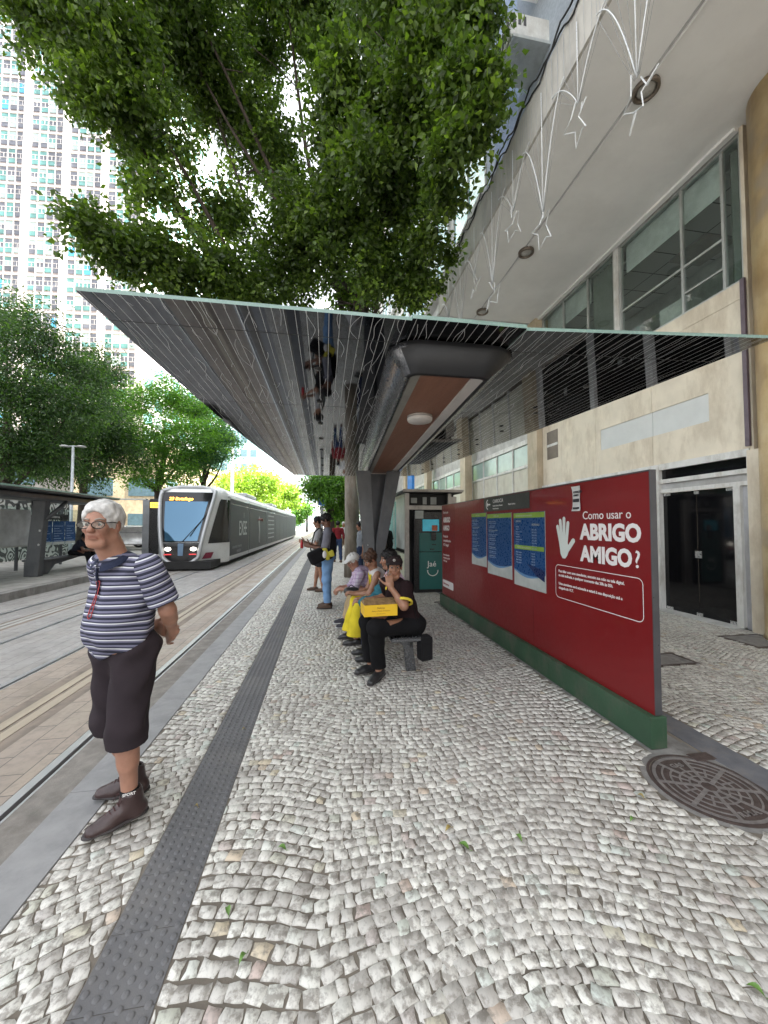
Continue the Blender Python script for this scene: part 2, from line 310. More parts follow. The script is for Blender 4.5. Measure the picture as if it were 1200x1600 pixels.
# manhole cover: iron disc, raised ribs, letters
def manhole():
    e = empty('manhole_cover', (MH[0], MH[1], 0), 0, 'round cast iron manhole cover with spoke and ring ribs beside the red panel', 'manhole cover')
    iron = mat('cast_iron', (.075, .055, .05), .6, metal=.3, var=.4, scale=20, fine=150, bmp=.4); ribm = mat('worn_iron', (.21, .195, .19), .5, metal=.35, var=.3, scale=20, fine=150, bmp=.3)
    r = MH[2]; MB().lathe([(r, -.02), (r, -.0024)], 64, 0, smooth=False).build('disc', iron, e)
    f = MB(); k = 64; a = np.arange(k)*2*PI/k
    def ring(r0, r1, z, mb, a0=0, a1=2*PI, m=0):
        n = max(6, int(48*(a1-a0)/(2*PI))); A = np.linspace(a0, a1, n+1); V = [(math.cos(q)*rr, math.sin(q)*rr, zz) for rr, zz in ((r0, -.0024), (r0, z), (r1, z), (r1, -.0024)) for q in A]; n1 = n+1
        mb.add(V, [(j*n1+i, j*n1+i+1, (j+1)*n1+i+1, (j+1)*n1+i) for j in range(3) for i in range(n)], m)
    ring(r+.004, r+.02, .001, f); f.build('frame', iron, e)
    b = MB(); ring(r*.90, r*.965, .001, b)
    for i, rr in enumerate((.14, .30, .46, .62, .77)):
        for s in range(8):
            a0 = s*PI/4; a1 = a0+PI/4
            if s in (1, 5) and rr > .55: continue
            ring(r*rr, r*(rr+.035), .0005, b, a0, a1)
    for s in range(8):
        q = s*PI/4; c, s2 = math.cos(q), math.sin(q); w = .011; p = [(c*r*.13-s2*w, s2*r*.13+c*w), (c*r*.13+s2*w, s2*r*.13-c*w), (c*r*.9+s2*w, s2*r*.9-c*w), (c*r*.9-s2*w, s2*r*.9+c*w)]; b.prism(p, -.0024, .0)
    for s in range(8):
        q = s*PI/4+PI/8; c, s2 = math.cos(q), math.sin(q); w = .006; p = [(c*r*.3-s2*w, s2*r*.3+c*w), (c*r*.3+s2*w, s2*r*.3-c*w), (c*r*.62+s2*w, s2*r*.62-c*w), (c*r*.62-s2*w, s2*r*.62+c*w)]; b.prism(p, -.0024, -.0005)
    b.build('rib', ribm, e)
    for s, q, tx in ((1, PI/4+PI/8, 'GAS'), (5, 5*PI/4+PI/8, 'R.M.A.')):
        t_ = Matrix.Rotation(q-PI/2+(PI if s == 5 else 0), 4, 'Z')@Matrix.Translation((0, (r*.64 if s == 1 else -r*.78), -.004)); text_mesh('lettering', tx, .05, t_, ribm, e, bold=.001, ex=.004, align='CENTER')
    e.rotation_euler.z = R(25)
    MB().box((2.50, 2.20, -.02), (2.66, 2.28, .0045), bev=.003).build('hinge_plate', iron).parent = e
    h = [o for o in COL.objects if o.name.startswith('hinge_plate')][0]; h.matrix_parent_inverse = (Matrix.Translation((MH[0], MH[1], 0))@Matrix.Rotation(R(25), 4, 'Z')).inverted()
manhole()
def cover(x0, y0, x1, y1, label):
    e = empty('utility_cover', ((x0+x1)/2, (y0+y1)/2, 0), 0, label, 'utility cover', 'square utility covers in the paving'); w, h = (x1-x0)/2, (y1-y0)/2
    MB().box((-w+.03, -h+.03, -.02), (w-.03, h-.03, .001), bev=.002).build('lid', mat('lid_concrete', (.2, .19, .18), .8, var=.3, scale=9, dirt=(.1, .1, .09)), e)
    f = MB(); [f.box(a, b) for a, b in (((-w, -h, -.02), (w, -h+.025, .003)), ((-w, h-.025, -.02), (w, h, .003)), ((-w, -h+.025, -.02), (-w+.025, h-.025, .003)), ((w-.025, -h+.025, -.02), (w, h-.025, .003)))]
    f.build('frame', MC['cast_iron'], e)
cover(3.7, 3.72, 4.3, 4.08, 'small square utility cover just right of the red panel edge'); cover(5.62, 4.07, 6.28, 4.58, 'grey utility cover in front of the tan stone column')
# fallen leaves, one mesh each
LF = mat('fallen_leaf', (.10, .2, .04), .5, var=.35, scale=40); LF2 = mat('fallen_leaf_yellow', (.26, .2, .06), .6, var=.35, scale=40)
def leaf(x, y, a, L, m, lab, g='leaves fallen on the cobbles'):
    s = MB(); n = 7; P = []
    for i in range(n):
        q = i/(n-1); w = math.sin(PI*q**.8)*.24*L; z = .004+.012*math.sin(PI*q)
        P += [(-w, q*L, z+.008*w/L/.24), (0, q*L, z), (w, q*L, z+.008*w/L/.24)]
    s.add(P, [(3*i+j, 3*i+j+1, 3*i+j+4, 3*i+j+3) for i in range(n-1) for j in range(2)], 0, True)
    s.tube([(0, 0, .004), (0, -.25*L, .006)], .0012, 4)
    o = s.build('fallen_leaf', m, label=lab, cat='leaf', group=g); o.location = (x, y, 0); o.rotation_euler = (0, 0, a); return o
# ================================================================ BUILDING ON THE RIGHT
FX = 6.4
marble = mat('cream_cladding', (.72, .65, .52), .5, var=.12, scale=1.6, fine=30, bmp=.06, dirt=(.42, .34, .24))
paint = mat('white_metal_paint', (.68, .68, .65), .45, var=.1, scale=5, dirt=(.4, .37, .32), bmp=.05)
dglass = mat('dark_door_glass', (.006, .006, .007), .06, var=0, bmp=0, spec=.5)
soffm = mat('soffit_render', (.86, .86, .84), .85, var=.05, scale=1.2, fine=60, bmp=.12, dirt=(.78, .78, .76))
grey_in = mat('office_interior', (.75, .75, .74), .8, var=.1); dk_in = mat('dark_interior', (.45, .46, .46), .8)
def stone_col():
    m, t, b = base('tan_marble'); n = noise(t, 1.6, 7, .65); w = N(t, 'TexWave'); w.inputs['Scale'].default_value = .8; w.inputs['Distortion'].default_value = 9; w.inputs['Detail'].default_value = 4; w.inputs['Detail Scale'].default_value = 1.6
    t.links.new(N(t, 'TexCoord').outputs['Object'], w.inputs[0])
    c = ramp(t, n, [(.3, (.30, .19, .075)), (.5, (.46, .33, .16)), (.7, (.56, .44, .25))]); c = mix(t, ramp(t, w.outputs[1], [(.3, 0.), (.9, .45)]), c, (.25, .15, .07)); c = mix(t, ramp(t, noise(t, .9, 3), [(.58, 0.), (.64, .6)]), c, (.33, .28, .22))
    t.links.new(c, b.inputs['Base Color']); b.inputs['Roughness'].default_value = .32; return m
tanm = stone_col()
B = empty('office_building', (FX, 0, 0), 0, 'office building with cream stone cladding, wide white marquee and black glass doors', 'building')
def bb(name, mats, boxes, parent=B, bev=0, **k):
    s = MB()
    for q in boxes:
        m = q[6] if len(q) > 6 else 0; s.box((q[0]-FX, q[1], q[2]), (q[3]-FX, q[4], q[5]), m, bev)
    return s.build(name, mats, parent, **k)
# cladding panels with open joints
pan = []
ys = [4.66, 6.35, 7.9, 9.2, 10.08]
for i in range(4):
    y0, y1 = ys[i]+.004, ys[i+1]-.004
    if i < 3: 
        iy0, iy1 = max(y0, 5.25), min(y1, 7.75)
        if iy1-iy0 > .1: pan += [(6.4, y0, 2.78, 6.5, y1, 3.36), (6.4, y0, 3.84, 6.5, y1, 5.14)] + ([(6.4, y0, 3.36, 6.5, iy0, 3.84)] if iy0-y0 > .01 else []) + ([(6.4, iy1, 3.36, 6.5, y1, 3.84)] if y1-iy1 > .01 else [])
        else: pan.append((6.4, y0, 2.78, 6.5, y1, 5.14))
    else: pan.append((6.4, y0, 2.78, 6.5, y1, 5.14))
    pan.append((6.4, y0, 5.147, 6.5, y1, 5.42))
bb('wall', marble, pan+[(6.47, 4.6, 2.78, 6.9, 10.1, 5.41)])
bb('sign_recess', mat('pale_blank_panel', (.62, .64, .62), .6, var=.06, scale=3), [(6.415, 5.25, 3.36, 6.47, 6.346, 3.84), (6.415, 6.354, 3.36, 6.47, 7.75, 3.84)])
v = bb('vent', mat('vent_grille', (.18, .15, .12), .6), [(6.392, 9.35, 3.5, 6.41, 9.85, 4.3)]); bb('vent_bar', paint, [(6.385, 9.35, 3.86, 6.391, 9.85, 3.93)], B)
bb('pilaster', mat('pilaster_stone', (.50, .42, .30), .55, var=.2, scale=2, dirt=(.3, .24, .16)), [(6.22, 10.09, 0, 6.9, 10.62, 7.845)])
bb('wall_frame', marble, [(6.33, 4.42, 0, 6.8, 4.66, 2.74), (6.39, 4.60, 2.745, 6.8, 4.655, 7.845)])
bb('downpipe', mat('pipe_brown', (.13, .10, .12), .5), [(6.31, 4.6, 2.8, 6.352, 4.66, 5.4)])
MB().lathe([(.64, 0), (.62, .05), (.62, 7.849)], 48, 0, (.22, 3.95, 0)).build('column', tanm, B)
bb('wall', mat('side_wall', (.5, .45, .37), .7, dirt=(.3, .25, .2)), [(6.6, -10, 0, 14, 3.1, 7.84), (6.9, 3.1, 0, 14, 4.4, 7.84)], B)
# shop front
bb('shop_frame', paint, [(6.38, 4.66, 2.66, 6.5, 9.95, 2.775), (6.385, 4.66, 2.40, 6.5, 9.95, 2.475), (6.39, 4.66, 2.22, 6.5, 9.95, 2.285), (6.36, 6.20, 0, 6.5, 6.36, 2.77), (6.37, 4.80, 0, 6.5, 4.90, 2.22), (6.36, 7.78, 0, 6.5, 7.92, 2.77), (6.36, 9.9, 0, 6.5, 10.08, 2.77), (6.375, 4.661, 0, 6.52, 4.70, 2.66)])
bb('shutter_box', mat('shutter_grey', (.42, .42, .41), .6, dirt=(.28, .27, .25)), [(6.42, 4.70, 2.285, 6.6, 9.9, 2.40)])
bb('jamb', mat('jamb_grey', (.5, .51, .53), .6, dirt=(.35, .34, .32)), [(6.43, 4.70, .0, 6.55, 4.80, 2.285)])
bb('transom_window', dglass, [(6.44, 4.70, 2.475, 6.46, 9.9, 2.66)])
bb('threshold', mat('white_sill', (.55, .55, .53), .7, dirt=(.35, .35, .33)), [(6.2, 4.8, -.01, 6.5, 7.78, .018)])
for i, (y0, y1) in enumerate(((4.905, 5.545), (5.555, 6.195), (6.365, 7.06), (7.07, 7.775), (7.925, 8.9), (8.91, 9.895))):
    dr = bb('door', dglass, [(6.45, y0, .02, 6.462, y1, 2.215)])
    hs = [(6.44, y0+.02, .02, 6.45, y0+.15, .07), (6.44, y0+.02, 2.16, 6.45, y0+.15, 2.21)] if i % 2 == 0 else [(6.44, y1-.15, .02, 6.45, y1-.02, .07), (6.44, y1-.15, 2.16, 6.45, y1-.02, 2.21)]
    bb('hinge', mat('satin_metal', (.65, .65, .64), .3, metal=.7), hs, dr)
    if i % 2 == 0: bb('lock_plate', MC['satin_metal'], [(6.437, y1-.06, 1.03, 6.449, y1+.05, 1.15), (6.437, y1-.05, .02, 6.449, y1+.05, .075), (6.437, y1-.04, 2.15, 6.449, y1+.04, 2.2)], dr)
# upper windows
glz = base('clear_glass'); gm, t, b = glz; b.inputs['Base Color'].default_value = (.85, .9, .88, 1); b.inputs['Roughness'].default_value = .02; b.inputs['Transmission Weight'].default_value = 1; b.inputs['IOR'].default_value = 1.45
tr = N(t, 'BsdfTransparent'); tr.inputs[0].default_value = (.88, .93, .91, 1); gl = N(t, 'BsdfGlossy'); gl.inputs[1].default_value = .03; lw = N(t, 'LayerWeight'); fr = N(t, 'Math', operation='MULTIPLY_ADD'); t.links.new(math_(t, 'POWER', lw.outputs[1], 4.), fr.inputs[0]); fr.inputs[1].default_value = .6; fr.inputs[2].default_value = .06; ms = N(t, 'MixShader')
t.links.new(fr.outputs[0], ms.inputs[0]); t.links.new(tr.outputs[0], ms.inputs[1]); t.links.new(gl.outputs[0], ms.inputs[2]); t.links.new(ms.outputs[0], t.nodes['Material Output'].inputs[0])
CG = gm
alu = mat('window_aluminium', (.5, .52, .5), .4, metal=.4, var=.1, dirt=(.3, .3, .28))
for (y0, y1, bars) in ((4.66, 7.14, (4.98, 5.69)), (7.26, 10.08, (8.15, 9.1))):
    fr_ = bb('window', alu, [(6.44, y0, 5.42, 6.52, y0+.05, 7.84), (6.44, y1-.05, 5.42, 6.52, y1, 7.84), (6.44, y0+.05, 7.78, 6.52, y1-.05, 7.84), (6.44, y0+.05, 5.42, 6.52, y1-.05, 5.47)]+[(6.45, q-.022, 5.47, 6.51, q+.022, 7.78) for q in bars]+[(6.465, bars[0]+.022, 6.31, 6.50, bars[1]-.022, 6.35), (6.465, bars[1]+.022, 6.31, 6.5, y1-.05, 6.35), (6.465, bars[0]+.022, 5.82, 6.50, bars[1]-.022, 5.85)])
    bb('pane', CG, [(6.478, y0+.05, 5.47, 6.484, y1-.05, 7.78)], fr_)
    bb('roller_blind', mat('blind_grey', (.6, .62, .62), .8), [(6.60, bars[0]+.05, 7.2, 6.61, y1-.05, 7.84)], fr_)
    s = MB(); k = 0; y = y0+.05
    while y < bars[0]: s.quad((6.62+.05*(k % 2)-FX, y, 5.45), (6.62+.05*((k+1) % 2)-FX, y+.06, 5.45), (6.62+.05*((k+1) % 2)-FX, y+.06, 7.8), (6.62+.05*(k % 2)-FX, y, 7.8)); k += 1; y += .06
    s.build('curtain', mat('curtain_green_grey', (.2, .22, .2), .85), fr_)
bb('mullion', paint, [(6.42, 7.14, 5.42, 6.55, 7.26, 7.84)])
cei = base('ceiling_tiles'); m_, t, b = cei; br = N(t, 'TexBrick'); t.links.new(N(t, 'TexCoord').outputs['Object'], br.inputs[0]); br.offset = 0; br.inputs['Color1'].default_value = (.7, .71, .71, 1); br.inputs['Color2'].default_value = (.64, .65, .65, 1); br.inputs['Mortar'].default_value = (.09, .09, .09, 1); br.inputs['Scale'].default_value = 1; br.inputs['Brick Width'].default_value = .62; br.inputs['Row Height'].default_value = .62; br.inputs['Mortar Size'].default_value = .012; t.links.new(br.outputs[0], b.inputs[0]); b.inputs['Roughness'].default_value = .9
bb('interior', [grey_in, m_, dk_in], [(8.6, 4.4, 5.4, 8.7, 10.6, 8, 2), (6.7, 4.45, 7.55, 10.4, 10.5, 7.6, 1), (6.9, 4.4, 5.3, 10.4, 10.6, 5.4, 2), (6.8, 4.3, 5.3, 10.5, 4.4, 8, 0), (6.9, 10.6, 0, 14, 10.7, 8, 0)], B)
bb('ceiling_cassette', mat('cassette_white', (.4, .4, .38), .6), [(7.6, 6.2, 7.5, 8.4, 7.0, 7.55), (8.6, 8.6, 7.5, 9.2, 9.2, 7.55)], B)
bb('interior_box', mat('equipment_white', (.5, .5, .48), .6), [(6.7, 5.9, 5.42, 7.1, 6.4, 5.95), (6.7, 8.2, 5.42, 7.1, 8.7, 5.8)], B)
# marquee
bb('marquee', [soffm, mat('fascia_render', (.52, .50, .45), .8, var=.12, scale=2, dirt=(.3, .29, .27))], [(3.34, -12, 7.85, 14, 10.4, 8.5, 0), (3.30, -12, 7.85, 3.34, 10.4, 8.62, 1), (3.34, 10.36, 7.852, 6.4, 10.403, 8.6, 1)])
bb('soffit_groove', mat('groove_grey', (.5, .5, .5), .8), [(4.395, -12, 7.842, 4.43, 10.35, 7.848)])  # flat mid-grey strip drawing the groove line
bb('soffit_trim', soffm, [(6.3, 4.66, 7.80, 6.4, 10.08, 7.848), (4.45, -12, 7.836, 4.475, 10.35, 7.848)])
for y in (.9, 4.42, 7.62, 10.0):
    e = MB(); e.lathe([(.17, 7.85), (.17, 7.80), (.14, 7.785), (.13, 7.80), (.13, 7.84)], 32, 0, (4.5-FX, y, 0)); lamp = e.build('ceiling_lamp', mat('lamp_ring', (.18, .15, .12), .4, metal=.5), B)
    MB().lathe([(.128, 7.83), (.1, 7.81), (.0, 7.80)], 24, 0, (4.5-FX, y, 0)).build('lamp_glass', mat('frosted_glass', (.5, .49, .46), .3), lamp)
def mosaic(name, c1, c2):
    m, t, b = base(name); n = noise(t, .7, 4); vv = N(t, 'TexVoronoi'); vv.inputs['Scale'].default_value = 28; t.links.new(N(t, 'TexCoord').outputs['Object'], vv.inputs[0]); c = ramp(t, vv.outputs['Color'], [(.2, c1), (.8, c2)])
    c = mix(t, ramp(t, n, [(.35, 0.), (.7, .5)]), c, tuple(x*.75 for x in c1)); t.links.new(c, b.inputs[0]); b.inputs['Roughness'].default_value = .5; return m
bb('upper_wall', mosaic('grey_mosaic', (.34, .38, .43), (.44, .48, .53)), [(3.95, -12, 8.5, 14, 6.9, 46)])
bb('corner_wall', mosaic('skylit_mosaic', (.36, .45, .62), (.48, .57, .72)), [(3.42, 6.9, 8.5, 14, 7.3, 46)])  # skylight on this return painted in as a bluer, paler mosaic
for k in range(8):
    z = 11.6+k*4
    bb('balcony', soffm, [(3.5, -12, z, 3.949, 6.2, z+.18), (3.5, -12, z+.18, 3.58, 6.2, z+1.1)])
cab = MB()
for dx in (0, .05): 
    pts = [(3.28-dx-FX, q, 8.6+.06*math.sin(q*7+dx*40)+.03*math.sin(q*17)) for q in np.arange(-2, 10.4, .1)]; cab.tube(pts, .014, 5)
cab.tube([(3.90-FX, 6.6, 9.6), (3.7-FX, 6.5, 9.3), (3.6-FX, 6.4, 8.9), (3.4-FX, 6.3, 8.64)], .015, 5)
cab.build('cable', mat('black_cable', (.02, .02, .02), .6), B)
# air conditioner
ac = empty('air_conditioner', (3.55, 6.15, 10.3), 0, 'white window air conditioner sticking out of the upper grey mosaic wall', 'air conditioner')
MB().box((-.35, -.33, 0), (.4, .33, .45), bev=.02).build('case', mat('ac_white', (.62, .62, .58), .5, dirt=(.4, .37, .32)), ac)
g = MB(); [g.box((-.362, -.28+.1*i, .08), (-.345, -.23+.1*i, .38)) for i in range(6)]; [g.box((-.3+.1*i, -.34, .22), (-.25+.1*i, -.329, .38)) for i in range(3)]; g.build('grille', mat('ac_dark', (.07, .07, .07), .7), ac)
MB().box((-.32, -.36, -.06), (.4, .36, -.002)).build('support', alu, ac)
# hanging star lights
tubem = mat('light_tube', (.62, .64, .64), .3, var=.05, bmp=0); wirem = mat('hanging_wire', (.35, .36, .37), .5)
def starlight(y, zs, i):
    e = empty('star_light', (3.27, y, 8.5), 0, lab_star[i], 'light decoration', 'hanging star light decorations')
    top = .55; L = 8.5-zs-.42
    s = MB()
    for k in range(9):
        q = -top+2*top*k/8; s.tube([(0, q, .0), (0, q, -.65), (0, q*.06, -L)], .0022, 4)
    s.build('wire_curtain', wirem, e)
    s = MB(); s.tube([(0, -q, -.62-.0-(1-(q/top))**1.8*(L-.62)) for q in np.linspace(top, .01, 12)], .009, 5); s.tube([(0, q, -.62-(1-(q/top))**1.8*(L-.62)) for q in np.linspace(top, .01, 12)], .008, 5); s.tube([(0, 0, -.2), (0, 0, -L)], .008, 5)
    s.build('light_arc', tubem, e)
    P = []
    for k in range(11):
        a = PI/2+k*PI/5; r = .24 if k % 2 == 0 else .095; P.append((.06*math.sin(i+k), r*math.cos(a)+.02*math.sin(i*3+k), r*math.sin(a)*1.15-L-.25))
    MB().tube(P, .008, 5, smooth=False).build('star', tubem, e)
ysz = [(2.45, 6.75), (3.32, 5.97), (4.23, 6.75), (5.05, 5.97), (5.94, 6.75), (6.78, 6.0), (7.67, 6.78), (8.55, 6.0), (9.4, 6.8)]
lab_star = ['short hanging star light over the near end of the marquee', 'long hanging star light beside the big ceiling lamp, nearest to the viewer', 'short hanging star light second from the near end', 'long hanging star light third from the near end', 'short hanging star light fourth from the near end', 'long hanging star light fifth from the near end', 'short hanging star light sixth from the near end', 'long hanging star light just above the shelter roof', 'short hanging star light at the far end of the marquee']
for i, (y, z) in enumerate(ysz): starlight(y, z, i)
# ================================================================ NEIGHBOUR ON THE RIGHT
NB = empty('arcade_building', (6.4, 10.7, 0), 0, 'tall white building beyond the marquee with teal windows over a glazed shop front', 'building')
def nb(name, mats, boxes, parent=NB):
    s = MB(); [s.box((q[0]-6.4, q[1]-10.7, q[2]), (q[3]-6.4, q[4]-10.7, q[5]), q[6] if len(q) > 6 else 0) for q in boxes]; return s.build(name, mats, parent)
wht = mat('white_render', (.68, .68, .67), .7, var=.06, dirt=(.5, .5, .49))
nb('wall', wht, [(3.6, 7.3, 8.5, 14, 34, 48), (6.9, 10.7, 0, 14, 34, 8.5), (3.6, 33.5, 0, 14, 34, 8.5)])
tg = mat('teal_glass', (.10, .34, .36), .12, var=.3, scale=.6, bmp=0, spec=.6); tg2 = mat('pale_glass', (.4, .55, .56), .15, var=.2, scale=.6, bmp=0)
n = 0
for k in range(10):
    for j in range(10):
        y0 = 7.6+j*2.6; z0 = 9.2+k*3.8
        w = nb('window', [wht, tg, tg2], [(3.54, y0, z0, 3.6, y0+.08, z0+2.4), (3.54, y0+2.12, z0, 3.6, y0+2.2, z0+2.4), (3.54, y0+.08, z0+2.32, 3.6, y0+2.12, z0+2.4), (3.54, y0+.08, z0, 3.6, y0+2.12, z0+.08), (3.54, y0+1.08, z0+.08, 3.6, y0+1.12, z0+2.32), (3.57, y0+.08, z0+.08, 3.59, y0+1.08, z0+2.32, 1), (3.57, y0+1.12, z0+.08, 3.59, y0+2.12, z0+2.32, 1+(j*7+k*3) % 2)])
    nb('fin', wht, [(3.35, 7.4, 9.2+k*3.8-.35, 3.6, 33.9, 9.2+k*3.8-.2)])
nb('shop_panel', mat('cream_panel', (.62, .60, .50), .6, var=.08, dirt=(.45, .42, .34)), [(6.44, 10.72+i*1.2, 0.1, 6.5, 10.70+(i+1)*1.2, 3.45) for i in range(14)])
nb('glass_band', mat('greenish_glass', (.35, .47, .42), .15, var=.15, bmp=0), [(6.44, 10.72+i*1.2, 3.56, 6.5, 10.70+(i+1)*1.2, 4.2) for i in range(14)])
nb('shop_frame', paint, [(6.40, 10.7+i*1.2-.03, 0, 6.52, 10.7+i*1.2+.03, 4.2) for i in range(1, 15)]+[(6.41, 10.7, 3.46, 6.53, 27.5, 3.55), (6.38, 10.7, 4.21, 6.53, 27.5, 4.36)])
nb('upper_glass', mat('grey_wall_band', (.5, .5, .48), .6, dirt=(.35, .35, .33)), [(6.45, 10.72, 4.37, 6.6, 27.5, 8.48), (6.5, 27.5, 0, 6.9, 33.5, 8.48)])
for y in (15, 21, 27): nb('pillar', MC['pilaster_stone'], [(5.9, y, 0, 6.2, y+.6, 8.49)])
s = MB().box((-.05, -.35, 0), (.05, .35, 1.5), bev=.02); bs = s.build('blue_banner', mat('banner_blue', (.03, .22, .62), .6), label='blue vertical banner hanging on the shop fronts beyond the newsstand', cat='banner'); bs.location = (3.1, 13.2, 2.75)
MB().box((-.02, .1, 1.5), (.5, .14, 1.56)).build('bracket', alu, bs)
# ================================================================ TOWER ON THE LEFT
T = empty('office_tower', (-30.2, 66, 0), R(-4.2), 'very tall white office tower with rows of teal windows, top left', 'tower')
white_t = mat('tower_white', (.72, .70, .69), .6, var=.05, scale=.2, dirt=(.6, .57, .56)); pk = mat('tower_spandrel', (.42, .37, .36), .6, var=.1, scale=.5)
s = MB(); s.box((-60, .35, 0), (-.01, 40, 98)); s.build('wall', pk, T)
gv = [mat('tower_glass_teal', (.12, .29, .28), .2, var=.4, scale=.5, bmp=0), mat('tower_glass_pale', (.34, .44, .43), .2, var=.2, scale=.5, bmp=0), mat('tower_glass_dark', (.13, .14, .17), .2, var=.4, scale=.5, bmp=0), mat('tower_glass_blue', (.08, .38, .6), .2, var=.2, bmp=0)]
GW = 6.1; FH = 3.04
def towin(mb, x, z, pair, r):
    w = 1.2; h = 2.25
    a, b_, c_ = pair
    mb.box((x, .25, z), (x+w, .3, z+.75), a); mb.box((x, .26, z+.8), (x+w, .31, z+1.55), b_); mb.box((x, .25, z+1.6), (x+w, .30, z+h), c_)
    mb.box((x, .2, z+.75), (x+w, .33, z+.8), 4); mb.box((x, .2, z+1.55), (x+w, .33, z+1.6), 4); mb.box((x+w/2-.03, .19, z+.801), (x+w/2+.03, .32, z+1.549), 4)
sp = MB(); mu = MB(); rest = MB(); cand = []
for gidx in range(8):
    xr = -gidx*GW; s2 = MB(); s2.box((xr-.95, -.25, 0), (xr-.30, .36, 98)); s2.build('pilaster', white_t, T); s3 = MB(); s3.box((xr-.295, -.05, 0), (xr-.02, .36, 98)); s3.build('recess_strip', pk, T)
    for c4 in range(4):
        x = xr-.95-(c4+1)*1.287
        mu.box((x-.04, .08, 0), (x+.04, .35, 98))
        for f in range(32):
            cand.append((gidx, c4, x+.045, f*FH+.6))
for f in range(33): sp.box((-60, .12, f*FH-.12), (-.02, .34, f*FH+.12))
sp.build('floor_band', white_t, T); mu.build('mullion', white_t, T)
vis = 0; rr = random.Random(3); ms_ = gv+[white_t]
cand.sort(key=lambda q: (q[0] > 3, abs(q[3]-42)))
for q in cand:
    dark = q[1] == 0; pr = rr.random()
    a = 2 if dark and pr < .8 else rr.choice([0, 0, 1, 2]); bq = rr.choice([1, 2, 0]) if not dark else 2; cq = rr.choice([2, 0, 1]) if not dark else 2
    if pr > .97: a = bq = 3
    if vis < 100 and q[0] < 4 and 24 < q[3] < 62:
        w = MB(); towin(w, q[2], q[3], (a, bq, cq), rr); w.build('window', ms_, T); vis += 1
    else: towin(rest, q[2], q[3], (a, bq, cq), rr)
rest.build('window', ms_, T, kind='stuff')
sd = MB(); 
for f in range(32):
    sd.box((-.01, .3, f*FH-.3), (.12, 40, f*FH+.5), 0)
    for j in range(12): sd.box((-.005, .9+j*3.3, f*FH+.5), (.02, 3.6+j*3.3, f*FH+2.7), 1+(f*5+j*3) % 2)
sd.build('side_facade', [white_t, gv[0], gv[1]], T)
# far blocks
def block(name, x0, x1, y0, y1, h, wallm, glassm, fh, ww, label, cat='building'):
    e = empty(name, ((x0+x1)/2, y0, 0), 0, label, cat); w = (x1-x0)/2
    MB().box((-w, 0, 0), (w, y1-y0, h)).build('wall', wallm, e)
    k = 0; rest = MB(); got = False
    side = -w-.03 if (x0+x1) > 0 else w+.03
    for f in range(int(h/fh)):
        for i in range(int(2*w/ww)):
            a = ((-w+.2*ww+i*ww, -.06, f*fh+1.0), (-w+.85*ww+i*ww, .01, f*fh+1.0+fh*.5))
            if k < 60: MB().box(*a).build('window', glassm, e)
            else: rest.box(*a); got = True
            k += 1
        for i in range(int((y1-y0)/ww)): rest.box((side-.04, i*ww+.2*ww, f*fh+1), (side+.04, i*ww+.85*ww, f*fh+1+fh*.5)); got = True
    if got: rest.build('window', glassm, e, kind='stuff')
    MB().box((-w-.3, -.3, h+.002), (w+.3, y1-y0+.3, h+.8)).build('cornice', wallm, e)
block('far_building', -27, -15.5, 92, 120, 24, mat('pale_teal_wall', (.40, .62, .64), .7), mat('far_window_dark', (.12, .2, .24), .3), 3.4, 2.2, 'pale teal office block far down the street behind the lime tree')
block('far_building', -13, -2, 170, 190, 40, wht, tg2, 3.6, 3.2, 'white block closing the far end of the street beyond the tram')
block('far_building', 3.6, 14, 36, 60, 12, mat('warm_white_wall', (.68, .64, .56), .7), tg2, 3.4, 2.8, 'warm white block past the arcade on the right side of the street')
block('far_building', 3.4, 14, 62, 120, 12, wht, tg, 3.6, 3.0, 'bright white block farthest on the right side of the street')
block('far_building', -48, -19, 30, 31.5, 7.0, mat('concrete_wall', (.33, .31, .28), .85, dirt=(.2, .19, .17)), MC['far_window_dark'], 3.5, 3.5, 'low weathered concrete building behind the left shelter and trees')
block('far_building', -60, -16, 40, 60, 9, mat('ochre_wall', (.66, .54, .36), .8, dirt=(.4, .3, .2)), MC['far_window_dark'], 3.5, 4, 'ochre low building behind the parked cars on the left')
block('far_building', -40, -14, 125, 160, 30, wht, tg2, 3.6, 3.4, 'white mid rise behind the teal block on the left')
